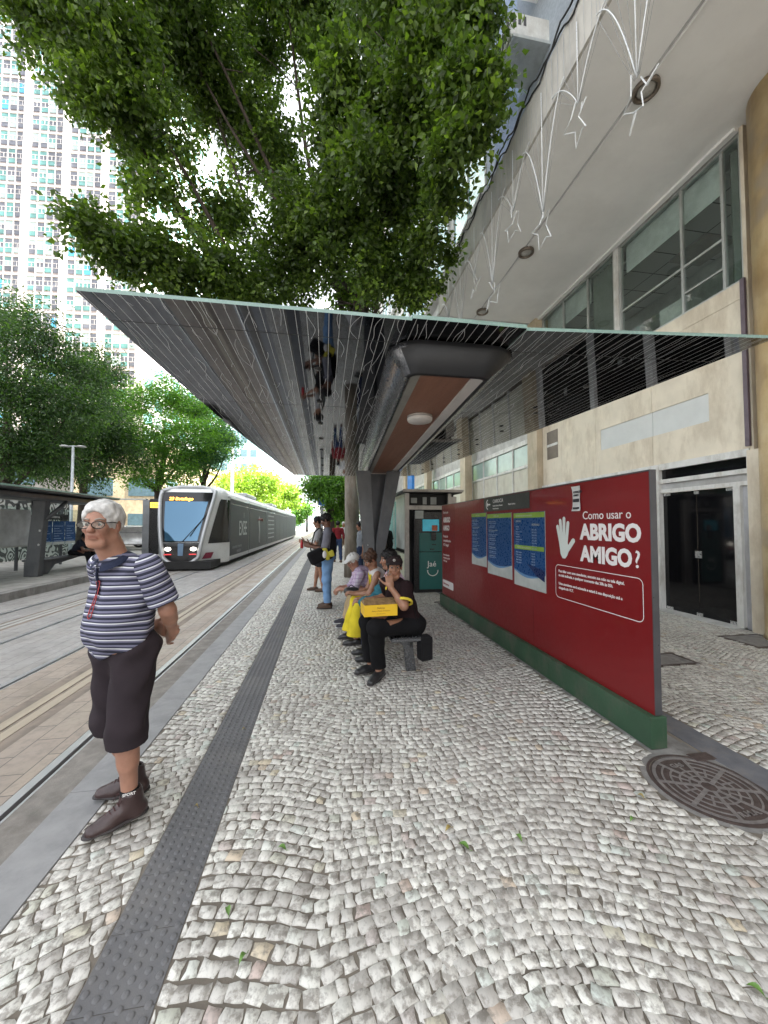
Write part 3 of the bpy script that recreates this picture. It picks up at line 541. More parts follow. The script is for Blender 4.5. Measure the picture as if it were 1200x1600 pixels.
# ================================================================ TRAM SHELTER
SH = empty('tram_shelter', (.98, 7.6, 0), 0, 'large tram shelter with mirrored roof, timber lined beam and dark forked column', 'shelter')
OX, OY = .98, 7.6
def mirror():
    m, t, b = base('mirror_underside'); tc = N(t, 'TexCoord').outputs['Object']; sx = N(t, 'SeparateXYZ'); t.links.new(tc, sx.inputs[0]); X, Y = sx.outputs[0], sx.outputs[1]
    def line(ix, half):      # distance to nearest integer of ix, lines of half width `half`
        fr = math_(t, 'FRACT', math_(t, 'ADD', ix, 100.5)); dd = math_(t, 'ABSOLUTE', math_(t, 'SUBTRACT', fr, .5)); return math_(t, 'LESS_THAN', dd, half)
    l1 = line(math_(t, 'DIVIDE', X, .074), .024)
    # branching lines: those that wander from one straight to the next
    n = N(t, 'TexNoise'); n.noise_dimensions = '2D'; cb = N(t, 'CombineXYZ'); t.links.new(math_(t, 'FLOOR', math_(t, 'DIVIDE', X, .148)), cb.inputs[0]); t.links.new(math_(t, 'MULTIPLY', Y, 1.1), cb.inputs[1]); t.links.new(cb.outputs[0], n.inputs[0]); n.inputs['Scale'].default_value = 1.7; n.inputs['Detail'].default_value = 1
    wx = math_(t, 'ADD', math_(t, 'DIVIDE', X, .148), math_(t, 'MULTIPLY', math_(t, 'SUBTRACT', n.outputs[0], .5), 1.9))
    l2 = line(wx, .011)
    n2 = N(t, 'TexNoise'); n2.inputs['Scale'].default_value = 1.3; t.links.new(tc, n2.inputs[0]); gate = math_(t, 'GREATER_THAN', n2.outputs[0], .47)
    l2 = math_(t, 'MULTIPLY', l2, gate); L = math_(t, 'MAXIMUM', l1, l2)
    j = line(math_(t, 'DIVIDE', Y, 1.62), .003); jx = math_(t, 'LESS_THAN', math_(t, 'ABSOLUTE', math_(t, 'SUBTRACT', math_(t, 'ABSOLUTE', X), 1.25)), .004)
    J = math_(t, 'MAXIMUM', j, jx)
    b.inputs['Base Color'].default_value = (.125, .13, .14, 1); b.inputs['Metallic'].default_value = 1; b.inputs['Roughness'].default_value = .035
    d2 = N(t, 'BsdfPrincipled'); d2.inputs[0].default_value = (.72, .74, .74, 1); d2.inputs['Roughness'].default_value = .5
    d3 = N(t, 'BsdfPrincipled'); d3.inputs[0].default_value = (.02, .02, .02, 1); d3.inputs['Roughness'].default_value = .5
    bm = N(t, 'Bump'); bm.inputs[0].default_value = .015; bm.inputs[1].default_value = .03; t.links.new(noise(t, 1.1, 2), bm.inputs['Height']); t.links.new(bm.outputs[0], b.inputs['Normal'])
    m1 = N(t, 'MixShader'); m2 = N(t, 'MixShader'); t.links.new(L, m1.inputs[0]); t.links.new(b.outputs[0], m1.inputs[1]); t.links.new(d2.outputs[0], m1.inputs[2])
    t.links.new(J, m2.inputs[0]); t.links.new(m1.outputs[0], m2.inputs[1]); t.links.new(d3.outputs[0], m2.inputs[2]); t.links.new(m2.outputs[0], t.nodes['Material Output'].inputs[0]); return m
MIR = mirror(); edge = mat('green_glass_edge', (.22, .33, .29), .25, var=.1, bmp=0); roofm = mat('roof_top', (.2, .21, .21), .6)
dgrey = mat('dark_grey_paint', (.075, .078, .085), .38, metal=.3, var=.15, scale=4, bmp=.05, dirt=(.11, .11, .11)); dgrey2 = mat('satin_grey_steel', (.16, .165, .175), .25, metal=.85, var=.08, scale=1.5, bmp=0)
def wing(sgn, x_in, z_in=3.0):
    yy = np.array([2.42, 3.5, 5.2, 6.95, 8.7, 10.5]); hw = np.array([2.46, 2.42, 2.33, 2.18, 2.02, 1.84]) if sgn < 0 else np.array([2.46, 2.37, 2.2, 2.0, 1.86, 1.72])
    V = []; 
    for y, h in zip(yy, hw): V += [(x_in, y-OY, z_in), (sgn*h, y-OY-(.11 if sgn > 0 and y < 2.5 else 0), z_in+(.05 if sgn > 0 else 0))]
    V = np.array(V); n = len(yy); top = V+[0, 0, .024]; s = MB()
    f = [(2*i, 2*i+1, 2*i+3, 2*i+2) for i in range(n-1)]; o = 2*n
    if sgn > 0: f = [q[::-1] for q in f]
    s.add(np.concatenate([V, top]), f, 0); s.f += [tuple(x+o for x in q[::-1]) for q in f]; s.m += [2]*len(f); s.sm += [False]*len(f)
    side = [(0, 1, o+1, o), (2*n-2, 2*n-1, o+2*n-1, o+2*n-2)]+[(2*i+1, 2*i+3, o+2*i+3, o+2*i+1) for i in range(n-1)]+[(2*i, 2*i+2, o+2*i+2, o+2*i) for i in range(n-1)]
    s.f += side; s.m += [1]*len(side); s.sm += [False]*len(side)
    return s.build('roof_panel', [MIR, edge, roofm], SH)
wing(-1, -.40); wing(1, .44)
s = MB(); s.box((-.398, 2.40-OY, 3.004), (.438, 10.5-OY, 3.032)); s.m[0] = 0; s.m = [0, 2, 1, 1, 1, 1]; s.build('roof_panel', [MIR, edge, roofm], SH)
# small round spots under the left wing
for i in range(8):
    y = 3.3+i*.9; MB().lathe([(.035, 2.999), (.032, 2.985), (.0, 2.983)], 16, 0, (-1.05, y-OY, 0)).build('spot_lamp', mat('spot_black', (.03, .03, .03), .3), SH)
    MB().lathe([(.03, 2.999), (.027, 2.985), (.0, 2.983)], 16, 0, (1.6, y-OY, 0)).build('spot_lamp', mat('spot_black', (.03, .03, .03), .3), SH)
# beam: loft of rounded rectangle, flared to the top
def rrect(x0, x1, y0, y1, r, z, k=8):
    P = []
    for cx, cy, a0 in ((x1-r, y0+r, -PI/2), (x1-r, y1-r, 0), (x0+r, y1-r, PI/2), (x0+r, y0+r, PI)):
        for i in range(k+1): a = a0+i*PI/2/k; P.append((cx+r*math.cos(a), cy+r*math.sin(a), z))
    return P
skw = lambda P: [(x+.055*(y+OY-2.6)-.03, y, z) for x, y, z in P]
rings = [rrect(-.47, .57, 2.66-OY, 9.3-OY, .26, 3.0), rrect(-.48, .58, 2.64-OY, 9.3-OY, .27, 2.985), rrect(-.47, .56, 2.65-OY, 9.3-OY, .27, 2.955), rrect(-.36, .30, 2.62-OY, 8.4-OY, .10, 2.73), rrect(-.33, .27, 2.65-OY, 8.35-OY, .08, 2.72), rrect(-.32, .26, 2.66-OY, 8.34-OY, .07, 2.75)]
s = MB(); k = len(rings[0]); s.add(np.concatenate([np.array(skw(r)) for r in rings]), [(q*k+i, q*k+(i+1) % k, (q+1)*k+(i+1) % k, (q+1)*k+i)[::-1] for q in range(len(rings)-1) for i in range(k)], 0, True)
s.m = [1 if (v0 := np.array(skw(rings[qq]))[ii])[1] < 2.95-OY and -.42 < v0[0] < .5 and qq < 5 else 0 for qq in range(len(rings)-1) for ii in range(k)]; s.build('beam', [dgrey2, mat('beam_end', (.013, .014, .016), .45, var=.1, bmp=0)], SH)
def bslab(x0, x1, z0, z1, name, m):
    s = MB(); M = np.eye(4); s.prism([(a, b) for a, b, c in skw([(x0, 2.67-OY, 0), (x1, 2.67-OY, 0), (x1, 8.33-OY, 0), (x0, 8.33-OY, 0)])], z0, z1); return s.build(name, m, SH)
bslab(-.245, .155, 2.742, 2.76, 'timber_lining', mat('timber_lining', (.25, .12, .075), .55, var=.2, scale=2, stretch=(6, .4, 1), fine=60))
bslab(-.318, -.247, 2.735, 2.76, 'light_channel', mat('channel_grey', (.28, .28, .25), .5)); bslab(.157, .258, 2.728, 2.76, 'light_channel', mat('channel_white', (.62, .61, .58), .4, var=.1))
sl_ = MB(); sl_.lathe([(.12, 2.742), (.13, 2.738), (.13, 2.695), (.12, 2.68), (.0, 2.676)], 32, 0, (-.01, 3.72-OY, 0)); dl = sl_.build('dome_lamp', mat('lamp_white', (.66, .64, .6), .4), SH)
MB().lathe([(.133, 2.722), (.133, 2.714)], 32, 0, (-.01, 3.72-OY, 0)).build('lamp_band', mat('band_grey', (.3, .29, .27), .5), dl)
# forked column
def slab(pts, y0, y1, name, m):  # outline in xz extruded along y
    M = Matrix(((1, 0, 0, 0), (0, 0, 1, 0), (0, 1, 0, 0), (0, 0, 0, 1)))
    MB().prism([(x, z) for x, z in pts], y0-OY, y1-OY, 0, .006, M).build(name, m, SH)
slab([(-.37, 2.72), (-.06, 2.72), (.02, 1.22), (.02, .0), (-.2, .0), (-.2, 1.1)], 7.5, 7.62, 'column_arm', mat('column_grey', (.115, .12, .125), .45, metal=.2, var=.15, scale=3, dirt=(.16, .16, .16)))
slab([(.28, 2.72), (.56, 2.72), (.24, 1.1), (.2, .0), (.045, .0), (.045, 1.22)], 7.5, 7.62, 'column_arm', dgrey)
slab([(-.12, 2.71), (.36, 2.71), (.2, .0), (-.05, .0)], 7.9, 8.0, 'column_web', dgrey)
for z in (.75, 1.2): MB().lathe([(.014, 0), (.014, .006), (0, .008)], 10).build('bolt', MC['satin_metal'], SH)
for i, o in enumerate([q for q in COL.objects if q.name.startswith('bolt')]): o.location = (-.12, 7.494-OY, .75+.45*i); o.rotation_euler = (PI/2, 0, 0)
# bench
BE = empty('bench', (.84, 5.55, 0), 0, 'long grey bench under the shelter with people seated on it', 'bench')
s = MB(); s.prism([(-.17, -1.82), (.19, -1.82), (.19, 1.6), (-.17, 1.6)], .405, .45, 0, .012); s.build('seat', dgrey2, BE)
for y in (-1.5, 0, 1.4):
    M = Matrix.Translation((0, y, 0))@Matrix(((1, 0, 0, 0), (0, 0, 1, 0), (0, 1, 0, 0), (0, 0, 0, 1)))
    MB().prism([(-.15, .404), (.17, .404), (.12, .3), (.16, 0), (.05, 0), (.02, .28), (-.06, .34)], -.03, .03, 0, .004, M).build('leg', dgrey2, BE)
# ================================================================ RED PANEL
PX = 2.36; P0, P1 = 2.38, 7.28
RP = empty('information_panel', (PX, P0, 0), 0, 'long red information panel on a green base, lettered ABRIGO AMIGO', 'panel')
redm = mat('red_vinyl', (.17, .007, .009), .38, var=.06, scale=2, fine=20, bmp=.015, spec=.4, coat=.22); grn = mat('green_base', (.03, .075, .04), .5, var=.2, scale=3, fine=60, bmp=.1, dirt=(.11, .10, .08))
s = MB(); s.box((0, 0, .225), (.05, 4.9, 2.0)); s.build('board', redm, RP)
s = MB(); s.box((-.002, -.008, .23), (.052, -.001, 2.0)); s.box((-.003, -.008, 2.001), (.053, 4.9, 2.012)); s.build('trim', mat('panel_trim', (.12, .12, .13), .35, metal=.6), RP)
for y0, y1 in ((0, 1.2), (1.203, 3.0), (3.003, 4.9)): MB().box((-.055, y0-.02 if y0 == 0 else y0, 0), (.075, y1, .223), bev=.004).build('base', grn, RP)
whv = mat('white_vinyl', (.72, .70, .68), .4, var=.03, bmp=0); grv = mat('grey_green_vinyl', (.58, .63, .59), .4, var=.03, bmp=0)
# text plane on the -x face: x of text runs towards +y?  seen from -x side, right = -y
def TM(yw, z, d=.0): return Matrix(((0, 0, -1, -.002-d), (-1, 0, 0, yw-P0), (0, 1, 0, z), (0, 0, 0, 1)))
def tx(s, y, z, size, m=whv, bold=0, align='LEFT', sx=1, ex=.0008, parent=RP, d=0., sp=1): return text_mesh('lettering', s, size, TM(y, z, d), m, parent, bold=bold, ex=ex, align=align, sx=sx, spacing=sp)
tx('Como usar o', 3.10, 1.655, .105, sx=.98)
tx('ABRIGO', 3.13, 1.475, .192, bold=.0085, sx=.96); tx('AMIGO', 3.13, 1.275, .192, bold=.0085, sx=.93); tx('?', 2.53, 1.275, .19, bold=.001)
def hand():
    s = MB()
    def cap(y0, z0, y1, z1, r, k=8):
        a = math.atan2(z1-z0, -(y1-y0)); P = []
        for i in range(k+1): q = a-PI/2+i*PI/k; P.append((-(y1)+r*math.cos(q)*1.0, z1+r*math.sin(q)))
        for i in range(k+1): q = a+PI/2+i*PI/k; P.append((-(y0)+r*math.cos(q), z0+r*math.sin(q)))
        return P
    def put(poly, d):
        M = Matrix(((0, 0, -1, -.0015), (-1, 0, 0, -P0), (0, 1, 0, 0), (0, 0, 0, 1))); s.prism(poly, 0, .0008+d, M=M)
    for i, (a, b_, c, d_) in enumerate(((3.425, 1.40, 3.475, 1.585, ), (3.405, 1.42, 3.43, 1.645), (3.375, 1.42, 3.37, 1.665), (3.345, 1.40, 3.31, 1.62))): put(cap(a, b_, c, d_, .021), .0002*i)
    put(cap(3.34, 1.34, 3.235, 1.45, .024), .0009)
    put([(-3.455, 1.44), (-3.325, 1.43), (-3.29, 1.37), (-3.33, 1.30), (-3.36, 1.27), (-3.40, 1.27), (-3.43, 1.31)], .0011)
    s.build('hand_symbol', grv, RP)
hand()
def rr2(y0, y1, z0, z1, r, w, m, name='outline', fill=False, d=0.):
    P = [(p[0], p[1]) for p in rrect(-y1, -y0, z0, z1, r, 0, 6)]; n = len(P); Q = [(p[0], p[1]) for p in rrect(-y1+w, -y0-w, z0+w, z1-w, r-w if r > w else .001, 0, 6)]
    s = MB(); f = (lambda p: (-.003-d, -p[0]-P0, p[1]))
    if fill: s.add([f(p) for p in P], [tuple(range(n))])
    else: s.add([f(p) for p in P]+[f(p) for p in Q], [(i, (i+1) % n, n+(i+1) % n, n+i) for i in range(n)])
    return s.build(name, m, RP)
rr2(2.45, 3.52, .865, 1.2, .05, .006, whv)
for i, l in enumerate(('Para falar com uma atendente, encoste sua mão na tela digital,', 'na tela indicada, a qualquer momento das 20h às 05h.', '', 'Uma atendente será acionada e estará à sua disposição até a', 'chegada do VLT.')):
    if l: tx(l, 3.47, 1.125-i*.042, .036, sx=.93, bold=.0006)
# panel joints, left lettering
s = MB(); [s.box((-.0012, y-P0-.002, .226), (0, y-P0+.002, 1.999)) for y in (3.95, 6.55)]; s.build('joint', mat('joint_dark', (.1, .01, .01), .5), RP)
tx('Este é um', 7.2, 1.83, .075); tx('ABRIGO', 7.2, 1.66, .135, bold=.006, sx=.85); tx('AMIGO', 7.2, 1.50, .135, bold=.006, sx=.85)
for i, l in enumerate(('Precisa de', 'companhia até o', 'VLT chegar?')): tx(l, 7.2, 1.36-i*.085, .07, bold=.001, sx=.95)
for i, l in enumerate(('Estamos disponíveis', 'diariamente, das 20h', 'às 05h, aqui.')): tx(l, 7.2, 1.0-i*.06, .05, sx=.9)
rr2(6.62, 7.24, .38, .52, .03, .01, whv, 'label', True); tx('@abrigoamigo', 7.2, .43, .06, mat('label_red', (.3, .03, .03), .5, bmp=0), sx=.95, d=.003)
# station sign
rr2(3.99, 5.25, 1.80, 1.995, .004, .002, mat('station_grey', (.05, .055, .05), .45, bmp=0), 'station_sign', True, .001)
tx('CARIOCA', 4.95, 1.915, .07, d=.003); tx('Sentido Santos Dumont', 4.95, 1.865, .03, d=.003); tx('Praia Formosa', 4.95, 1.825, .03, d=.003); tx('Metrô Carioca', 4.5, 1.865, .03, d=.003)
M0 = (-.0045)
s = MB(); 
for r0, a0, a1 in ((.075, PI*.55, PI*1.45),):
    A = np.linspace(a0, a1, 16); s.add([(M0, 5.1-P0-r*math.cos(a), 1.9+r*math.sin(a)) for r in (.06, .075) for a in A], [(i, i+1, 17+i, 16+i) for i in range(15)])
s.add([(M0, 5.15-P0, 1.9), (M0, 5.11-P0, 1.94), (M0, 5.11-P0, 1.91), (M0, 5.03-P0, 1.91), (M0, 5.03-P0, 1.89), (M0, 5.11-P0, 1.89), (M0, 5.11-P0, 1.86)], [tuple(range(7))]); s.build('arrow_symbol', whv, RP)
# posters
bl = mat('poster_blue', (.008, .055, .17), .3, var=.1, bmp=0); lime = mat('poster_lime', (.22, .36, .05), .35, bmp=0); pw = mat('poster_white', (.42, .45, .43), .35, bmp=0); swm = mat('poster_swoosh', (.1, .22, .38), .35, bmp=0); pl_ = mat('poster_print', (.30, .38, .5), .4, bmp=0)
def poster(y0, y1, z0, z1, label, third):
    e = empty('poster', (PX-.004, y0, z0), 0, label, 'poster', 'blue timetable posters on the red panel'); w = y1-y0; h = z1-z0
    def fy(u): return w*(1-u)       # u from left to right as seen
    MB().box((-.002, 0, 0), (.003, w, h)).build('sheet', pw, e)
    s = MB(); n = 14; P = [(-.003, fy(i/n), h*(.19-.10*math.sin(PI*(i/n)**1.0*.9+.5)+.07*(1-i/n))) for i in range(n+1)]+[(-.003, fy(1), h), (-.003, fy(0), h)]; s.add(P, [tuple(range(len(P)))]); s.build('print', bl, e)
    s = MB(); Q = P[:n+1]; s.add([(-.0035, a[1], a[2]) for a in Q]+[(-.0035, a[1], a[2]+h*.018*(1+math.sin(i*.3))) for i, a in enumerate(Q)], [(i, i+1, n+2+i, n+1+i) for i in range(n)]); s.build('swoosh', swm, e)
    s = MB(); s.box((-.0045, .003, h*.925), (-.003, w-.003, h*.993)); 
    if third: s.box((-.0045, .02, h*.50), (-.003, w-.02, h*.555))
    s.build('banner', lime, e)
    def L(u, v, txt, size, m=pl_): 
        M = Matrix(((0, 0, -1, -.005), (-1, 0, 0, fy(u)), (0, 1, 0, h*v), (0, 0, 0, 1))); text_mesh('print', txt, size, M, m, e, ex=.0004)
    if third:
        L(.08, .945, 'HORÁRIOS DE FUNCIONAMENTO', .024, pw); L(.08, .87, 'LINHAS', .035, pw); L(.62, .82, 'HORÁRIO', .035, pw)
        for i in range(8): L(.08, .80-i*.035, random.choice(['Segunda a sexta', 'Sábado', 'Domingo', 'Feriados', 'Central', 'Rodoviária']), .022); L(.62, .76-i*.035, random.choice(['06h às 24h', '06h às 00h', '07h às 23h']), .022)
        L(.12, .515, 'FORMAS DE PAGAMENTO', .026, pw)
        for i in range(5): L(.08, .45-i*.035, random.choice(['Bilhete unitário', 'Cartão', 'Valide sempre']), .022); L(.6, .45-i*.035, 'R$ 4,30', .022)
        s = MB(); s.add([(-.006, fy(.45), h*.32), (-.006, fy(.98), h*.27), (-.006, fy(.98), h*.13), (-.006, fy(.75), h*.18)], [(0, 1, 2, 3)]); s.build('print', mat('poster_navy', (.008, .02, .08), .3, bmp=0), e)
    else:
        L(.3, .945, 'COMO USAR', .026, pw)
        for i in range(9):
            L(.08, .86-i*.07, random.choice(['Compre seu cartão na máquina', 'Valide ao entrar no tram', 'Espere atrás da faixa', 'Não bloqueie as portas', 'Carregue o seu cartão']), .021, pw if i % 2 == 0 else pl_); L(.08, .835-i*.07, random.choice(['nas paradas e pontos de venda', 'aproxime do validador', 'aguarde o sinal luminoso']), .018)
poster(5.2-.03, 5.72, .98, 1.79, 'dim blue poster with lime header, leftmost of three on the red panel', False)
poster(4.42, 5.13, .905, 1.765, 'blue poster with lime header in the middle of the three on the red panel', False)
poster(3.69, 4.36, .865, 1.755, 'blue timetable poster with second lime bar, rightmost of three on the red panel', True)
# paper notice
e = empty('paper_notice', (PX-.006, 3.17, 1.735), 0, 'small curled white paper notice taped above the ABRIGO AMIGO lettering', 'notice')
s = MB(); P = []; 
for i in range(9):
    v = i/8; w = .062-.012*math.sin(PI*v); P += [(-.004-.008*abs(2*v-1)**6, -w, v*.235), (-.002, 0, v*.235), (-.004-.008*abs(2*v-1)**6, w, v*.235)]
s.add(P, [(3*i+j, 3*i+j+1, 3*i+j+4, 3*i+j+3) for i in range(8) for j in range(2)], 0, True); s.build('sheet', mat('paper_white', (.58, .58, .56), .7), e)
pb = mat('print_black', (.03, .03, .035), .6, bmp=0); s = MB(); s.box((-.0135, -.04, .018), (-.006, .04, .036)); s.box((-.0085, -.042, .085), (-.005, .042, .115)); s.build('print', pb, e)
for i, (tt, z) in enumerate((('ATENÇÃO', .17), ('AVISO', .14))): text_mesh('print', tt, .026, Matrix(((0, 0, -1, -.008), (-1, 0, 0, .036), (0, 1, 0, z), (0, 0, 0, 1))), pb, e, bold=.0006)
# ================================================================ NEWSSTAND + TICKET MACHINE
K = empty('newsstand', (2.5, 8.75, 0), 0, 'metal framed newsstand kiosk with open top hatch beyond the red panel', 'kiosk')
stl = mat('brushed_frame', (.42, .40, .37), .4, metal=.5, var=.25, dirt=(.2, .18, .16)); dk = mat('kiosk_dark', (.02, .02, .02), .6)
def kb(name, m, bx, par=K, bev=0):
    s = MB(); [s.box((a[0]-2.5, a[1]-8.75, a[2]), (a[3]-2.5, a[4]-8.75, a[5]), 0, bev) for a in bx]; return s.build(name, m, par)
kb('frame', stl, [(1.90, 8.7, 0, 2.0, 8.8, 2.38), (2.98, 8.7, 0, 3.06, 8.8, 2.38), (2.0, 8.705, 1.98, 2.98, 8.8, 2.08), (1.9, 12.1, 0, 2.0, 12.2, 2.38), (1.91, 8.8, 2.3, 1.99, 12.1, 2.38), (1.91, 10.2, .95, 1.985, 10.28, 2.3)])
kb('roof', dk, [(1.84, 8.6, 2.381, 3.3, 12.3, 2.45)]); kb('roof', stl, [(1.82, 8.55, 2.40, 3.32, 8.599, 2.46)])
kb('panel', mat('kiosk_panel', (.46, .50, .47), .35, var=.15, dirt=(.25, .27, .26)), [(1.93, 8.8, 1.0, 1.97, 10.2, 2.3), (1.93, 10.28, 1.0, 1.97, 12.1, 2.3)]); kb('panel', mat('kiosk_teal', (.12, .36, .34), .3), [(1.92, 10.0, .95, 1.929, 11.4, 2.25)])
kb('counter', mat('kiosk_cream', (.58, .6, .45), .5, dirt=(.35, .35, .28)), [(1.90, 8.81, .0, 1.98, 12.1, .9)])
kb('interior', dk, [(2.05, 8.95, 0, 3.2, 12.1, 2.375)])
for q in ((2.1, 8.93, 2.15, 2.25, 8.949, 2.28), (2.4, 8.93, 2.12, 2.5, 8.949, 2.3), (2.6, 8.93, 2.12, 2.75, 8.949, 2.3)): kb('magazine', pw, [q])
kb('panel', stl, [(3.06, 8.72, 0, 3.2, 8.8, 2.3)])
Q = empty('ticket_machine', (2.52, 8.6, 0), 0, 'teal and black ticket machine with a smile logo reading Jaé', 'ticket machine')
tealm = mat('machine_teal', (.008, .11, .10), .35, var=.1, scale=2, bmp=.02); blk = mat('machine_black', (.012, .012, .013), .3)
MB().box((-.42, 0, 0), (.42, .16, 1.93), bev=.01).build('cabinet', blk, Q)
MB().box((-.30, -.03, .08), (.33, -.001, .96), bev=.008).build('door', tealm, Q); MB().box((-.30, -.03, .975), (.31, -.001, 1.42), bev=.008).build('front_panel', tealm, Q)
s = MB().box((-.22, -.04, 1.46), (.18, -.005, 1.74)); sc_ = s.build('screen', mat('screen_blue', (.03, .22, .3), .15, emit=(.05, .35, .45, .08), var=.3, scale=5, bmp=0), Q)
MB().box((.0, -.045, 1.47), (.14, -.0405, 1.6)).build('print', mat('screen_orange', (.4, .08, .03), .3), sc_)
MB().box((-.02, -.06, 1.24), (.1, -.031, 1.44), bev=.01).build('card_reader', blk, Q); MB().box((.0, -.036, 1.13), (.1, -.031, 1.15)).build('slot', blk, Q); MB().box((-.4, -.02, 1.76), (-.2, -.001, 1.95)).build('label', pw, Q)
MB().box((-.05, -.036, 1.02), (.06, -.031, 1.04)).build('slot', blk, Q)
MF = lambda x, z: Matrix(((1, 0, 0, x), (0, 0, -1, -.031), (0, 1, 0, z), (0, 0, 0, 1)))
text_mesh('lettering', 'Jaé', .19, MF(-.11, .62), whv, Q, bold=.001)
s = MB(); s.tube([(.02+.13*math.cos(a), -.034, .53+.13*math.sin(a)) for a in np.linspace(PI+.15, 2*PI-.15, 14)], .011, 6); s.tube([(-.12, -.034, .53), (-.09, -.034, .52)], .008, 5); s.tube([(.16, -.034, .53), (.13, -.034, .52)], .008, 5); s.build('smile_logo', whv, Q)
# ================================================================ TRAM
def tram():
    X0, yb = -5.15, 16.0
    e = empty('tram', (X0, 13.6, 0), 0, 'grey wrapped light rail tram with silver framed sloping cab and lit headlights', 'tram')
    silver = mat('tram_silver', (.42, .43, .44), .35, metal=.4, var=.06, scale=1.5, bmp=0); white = mat('tram_white', (.66, .67, .67), .3, var=.06, scale=2, bmp=0, coat=.4)
    wrap = mat('tram_wrap', (.024, .029, .036), .5, var=.12, scale=.8, bmp=0, spec=.3); black = mat('tram_black', (.012, .012, .014), .12, var=0, bmp=0); under = mat('tram_under', (.015, .015, .015), .8); bel = mat('bellows', (.02, .02, .021), .7)
    wind = mat('tram_windshield', (.06, .15, .24), .04, var=0, bmp=0, spec=1., metal=.5)  # reflected sky is put into the blue base colour
    HW = 1.29
    zs = [.14, .3, .9, 1.6, 2.3, 2.75, 3.0, 3.13]; 
    def nose(z):  # half width at front, y of front
        q = (z-.14)/2.86; return .56+.42*min(1, q*1.15)**.9, 14.38+.10*q+1.05*max(0, q-.25)**1.5
    V = []; inset = {3.0: .10, 3.13: .35}
    for z in zs:
        w, y0 = nose(z); i = inset.get(z, 0); hw = HW-i; w = w-i*.8; y0 += i*1.6; y1 = yb
        bul = [(-hw, y1), (-hw*.93-w*.07, y1-.35), (-w-.02, y0+.16), (-w+.10, y0+.03), (-w*.4, y0), (w*.4, y0), (w-.10, y0+.03), (w+.02, y0+.16), (hw*.93+w*.07, y1-.35), (hw, y1)]
        V += [(a, b-13.6, z) for a, b in bul]
    k = 10; n = len(zs); F = [(q*k+i, q*k+i+1, (q+1)*k+i+1, (q+1)*k+i) for q in range(n-1) for i in range(k-1)]+[tuple((n-1)*k+i for i in range(k))]
    s = MB(); s.add(V, F, 0, True); s.build('cab', white, e)
    fr = []
    def fp(sx, z, out=.0): w, y0 = nose(z); return (sx*(w-.03), y0-13.6+.02-out, z)
    L = [fp(-1, z) for z in np.linspace(2.9, .42, 16)]+[(-.40, nose(.24)[1]-13.6, .26), (-.25, nose(.2)[1]-13.6, .22), (.25, nose(.2)[1]-13.6, .22), (.40, nose(.24)[1]-13.6, .26)]+[fp(1, z) for z in np.linspace(.42, 2.9, 16)]+[(.72, 1.88, 3.03), (.4, 1.86, 3.09), (-.4, 1.86, 3.09), (-.72, 1.88, 3.03), fp(-1, 2.9)]
    MB().tube(L, .075, 8).build('front_frame', silver, e)
    def sheet(z0, z1, wf, m, name, out=.02, par=e, sx=(-1, 1)):
        s = MB(); zz = np.linspace(z0, z1, 12); P = []
        for z in zz:
            w, y0 = nose(z)
            for u in np.linspace(-1, 1, 9): u2 = sx[0]+(sx[1]-sx[0])*(u+1)/2; P.append((u2*(w-.10), y0-13.6-out+.045*(abs(u2)**3), z))
        s.add(P, [(9*i+j, 9*i+j+1, 9*i+j+10, 9*i+j+9) for i in range(11) for j in range(8)], 0, True); return s.build(name, m, par)
    sheet(.98, 2.86, 1, black, 'windscreen_surround'); ws = sheet(1.03, 2.50, 1, wind, 'windscreen', .03, sx=(-.88, .88)); sheet(.26, .96, 1, black, 'front_panel')
    sheet(.5, .94, 1, mat('tram_strip', (.12, .2, .3), .25, var=0, bmp=0), 'centre_strip', .03, sx=(-.16, .16))
    w, y0 = nose(2.6)
    text_mesh('destination_display', '23 Botafogo', .17, Matrix.Translation((-.62, nose(2.6)[1]-13.6-.05, 2.55))@Matrix.Rotation(PI/2-.42, 4, 'X'), mat('led_orange', (.9, .35, .02), .5, emit=(1, .42, .05, 1.6), bmp=0), e, bold=.004)
    for sx in (-1, 1):
        h = MB(); h.lathe([(.0, .03), (.075, .0), (.085, -.03)], 16); o = h.build('headlight', mat('headlight_on', (1, .95, .85), .2, emit=(1, .93, .8, 1.6), bmp=0), e); o.location = (sx*.43, nose(.72)[1]-13.6-.035, .74); o.rotation_euler = (PI/2, 0, 0); o.scale = (1.3, .8, 1)
        MB().box((-.12, -.02, -.02), (.12, .0, .02), bev=.004).build('tail_light', mat('tail_red', (.35, .02, .03), .25, emit=(.6, .05, .05, .25), bmp=0), e).location = (sx*.42, nose(.55)[1]-13.6-.03, .55)
    wp = MB(); wp.tube([(.05, nose(1.0)[1]-13.6-.05, 1.0), (.62, nose(1.75)[1]-13.6-.04, 1.75)], .014, 5); wp.tube([(.30, nose(1.25)[1]-13.6-.07, 1.2), (.78, nose(2.0)[1]-13.6-.0, 2.05)], .012, 5); wp.build('wiper', under, e)
    for sg in (1, -1):
        def cs(z, t_, o=.012):
            w, y0 = nose(z); a = np.array([w+.03, y0+.17]); b_ = np.array([HW*.93+w*.07, yb-.35]); c = np.array([HW, yb])
            p = a+(b_-a)*t_/.8 if t_ < .8 else b_+(c-b_)*(t_-.8)/.2; return (sg*(p[0]+o*1.2), p[1]-13.6-o*.8, z)
        s = MB(); T = [.0, .25, .5, .8, .99]; P = []
        for z, t0 in ((.92, .12), (1.3, .14), (1.9, .18), (2.5, .22), (2.62, .28)):
            for q in T: P.append(cs(z, t0+(.99-t0)*q))
        s.add(P, [(5*i+j, 5*i+j+1, 5*i+j+6, 5*i+j+5) for i in range(4) for j in range(4)], 0, True); s.build('side_window', black, e)
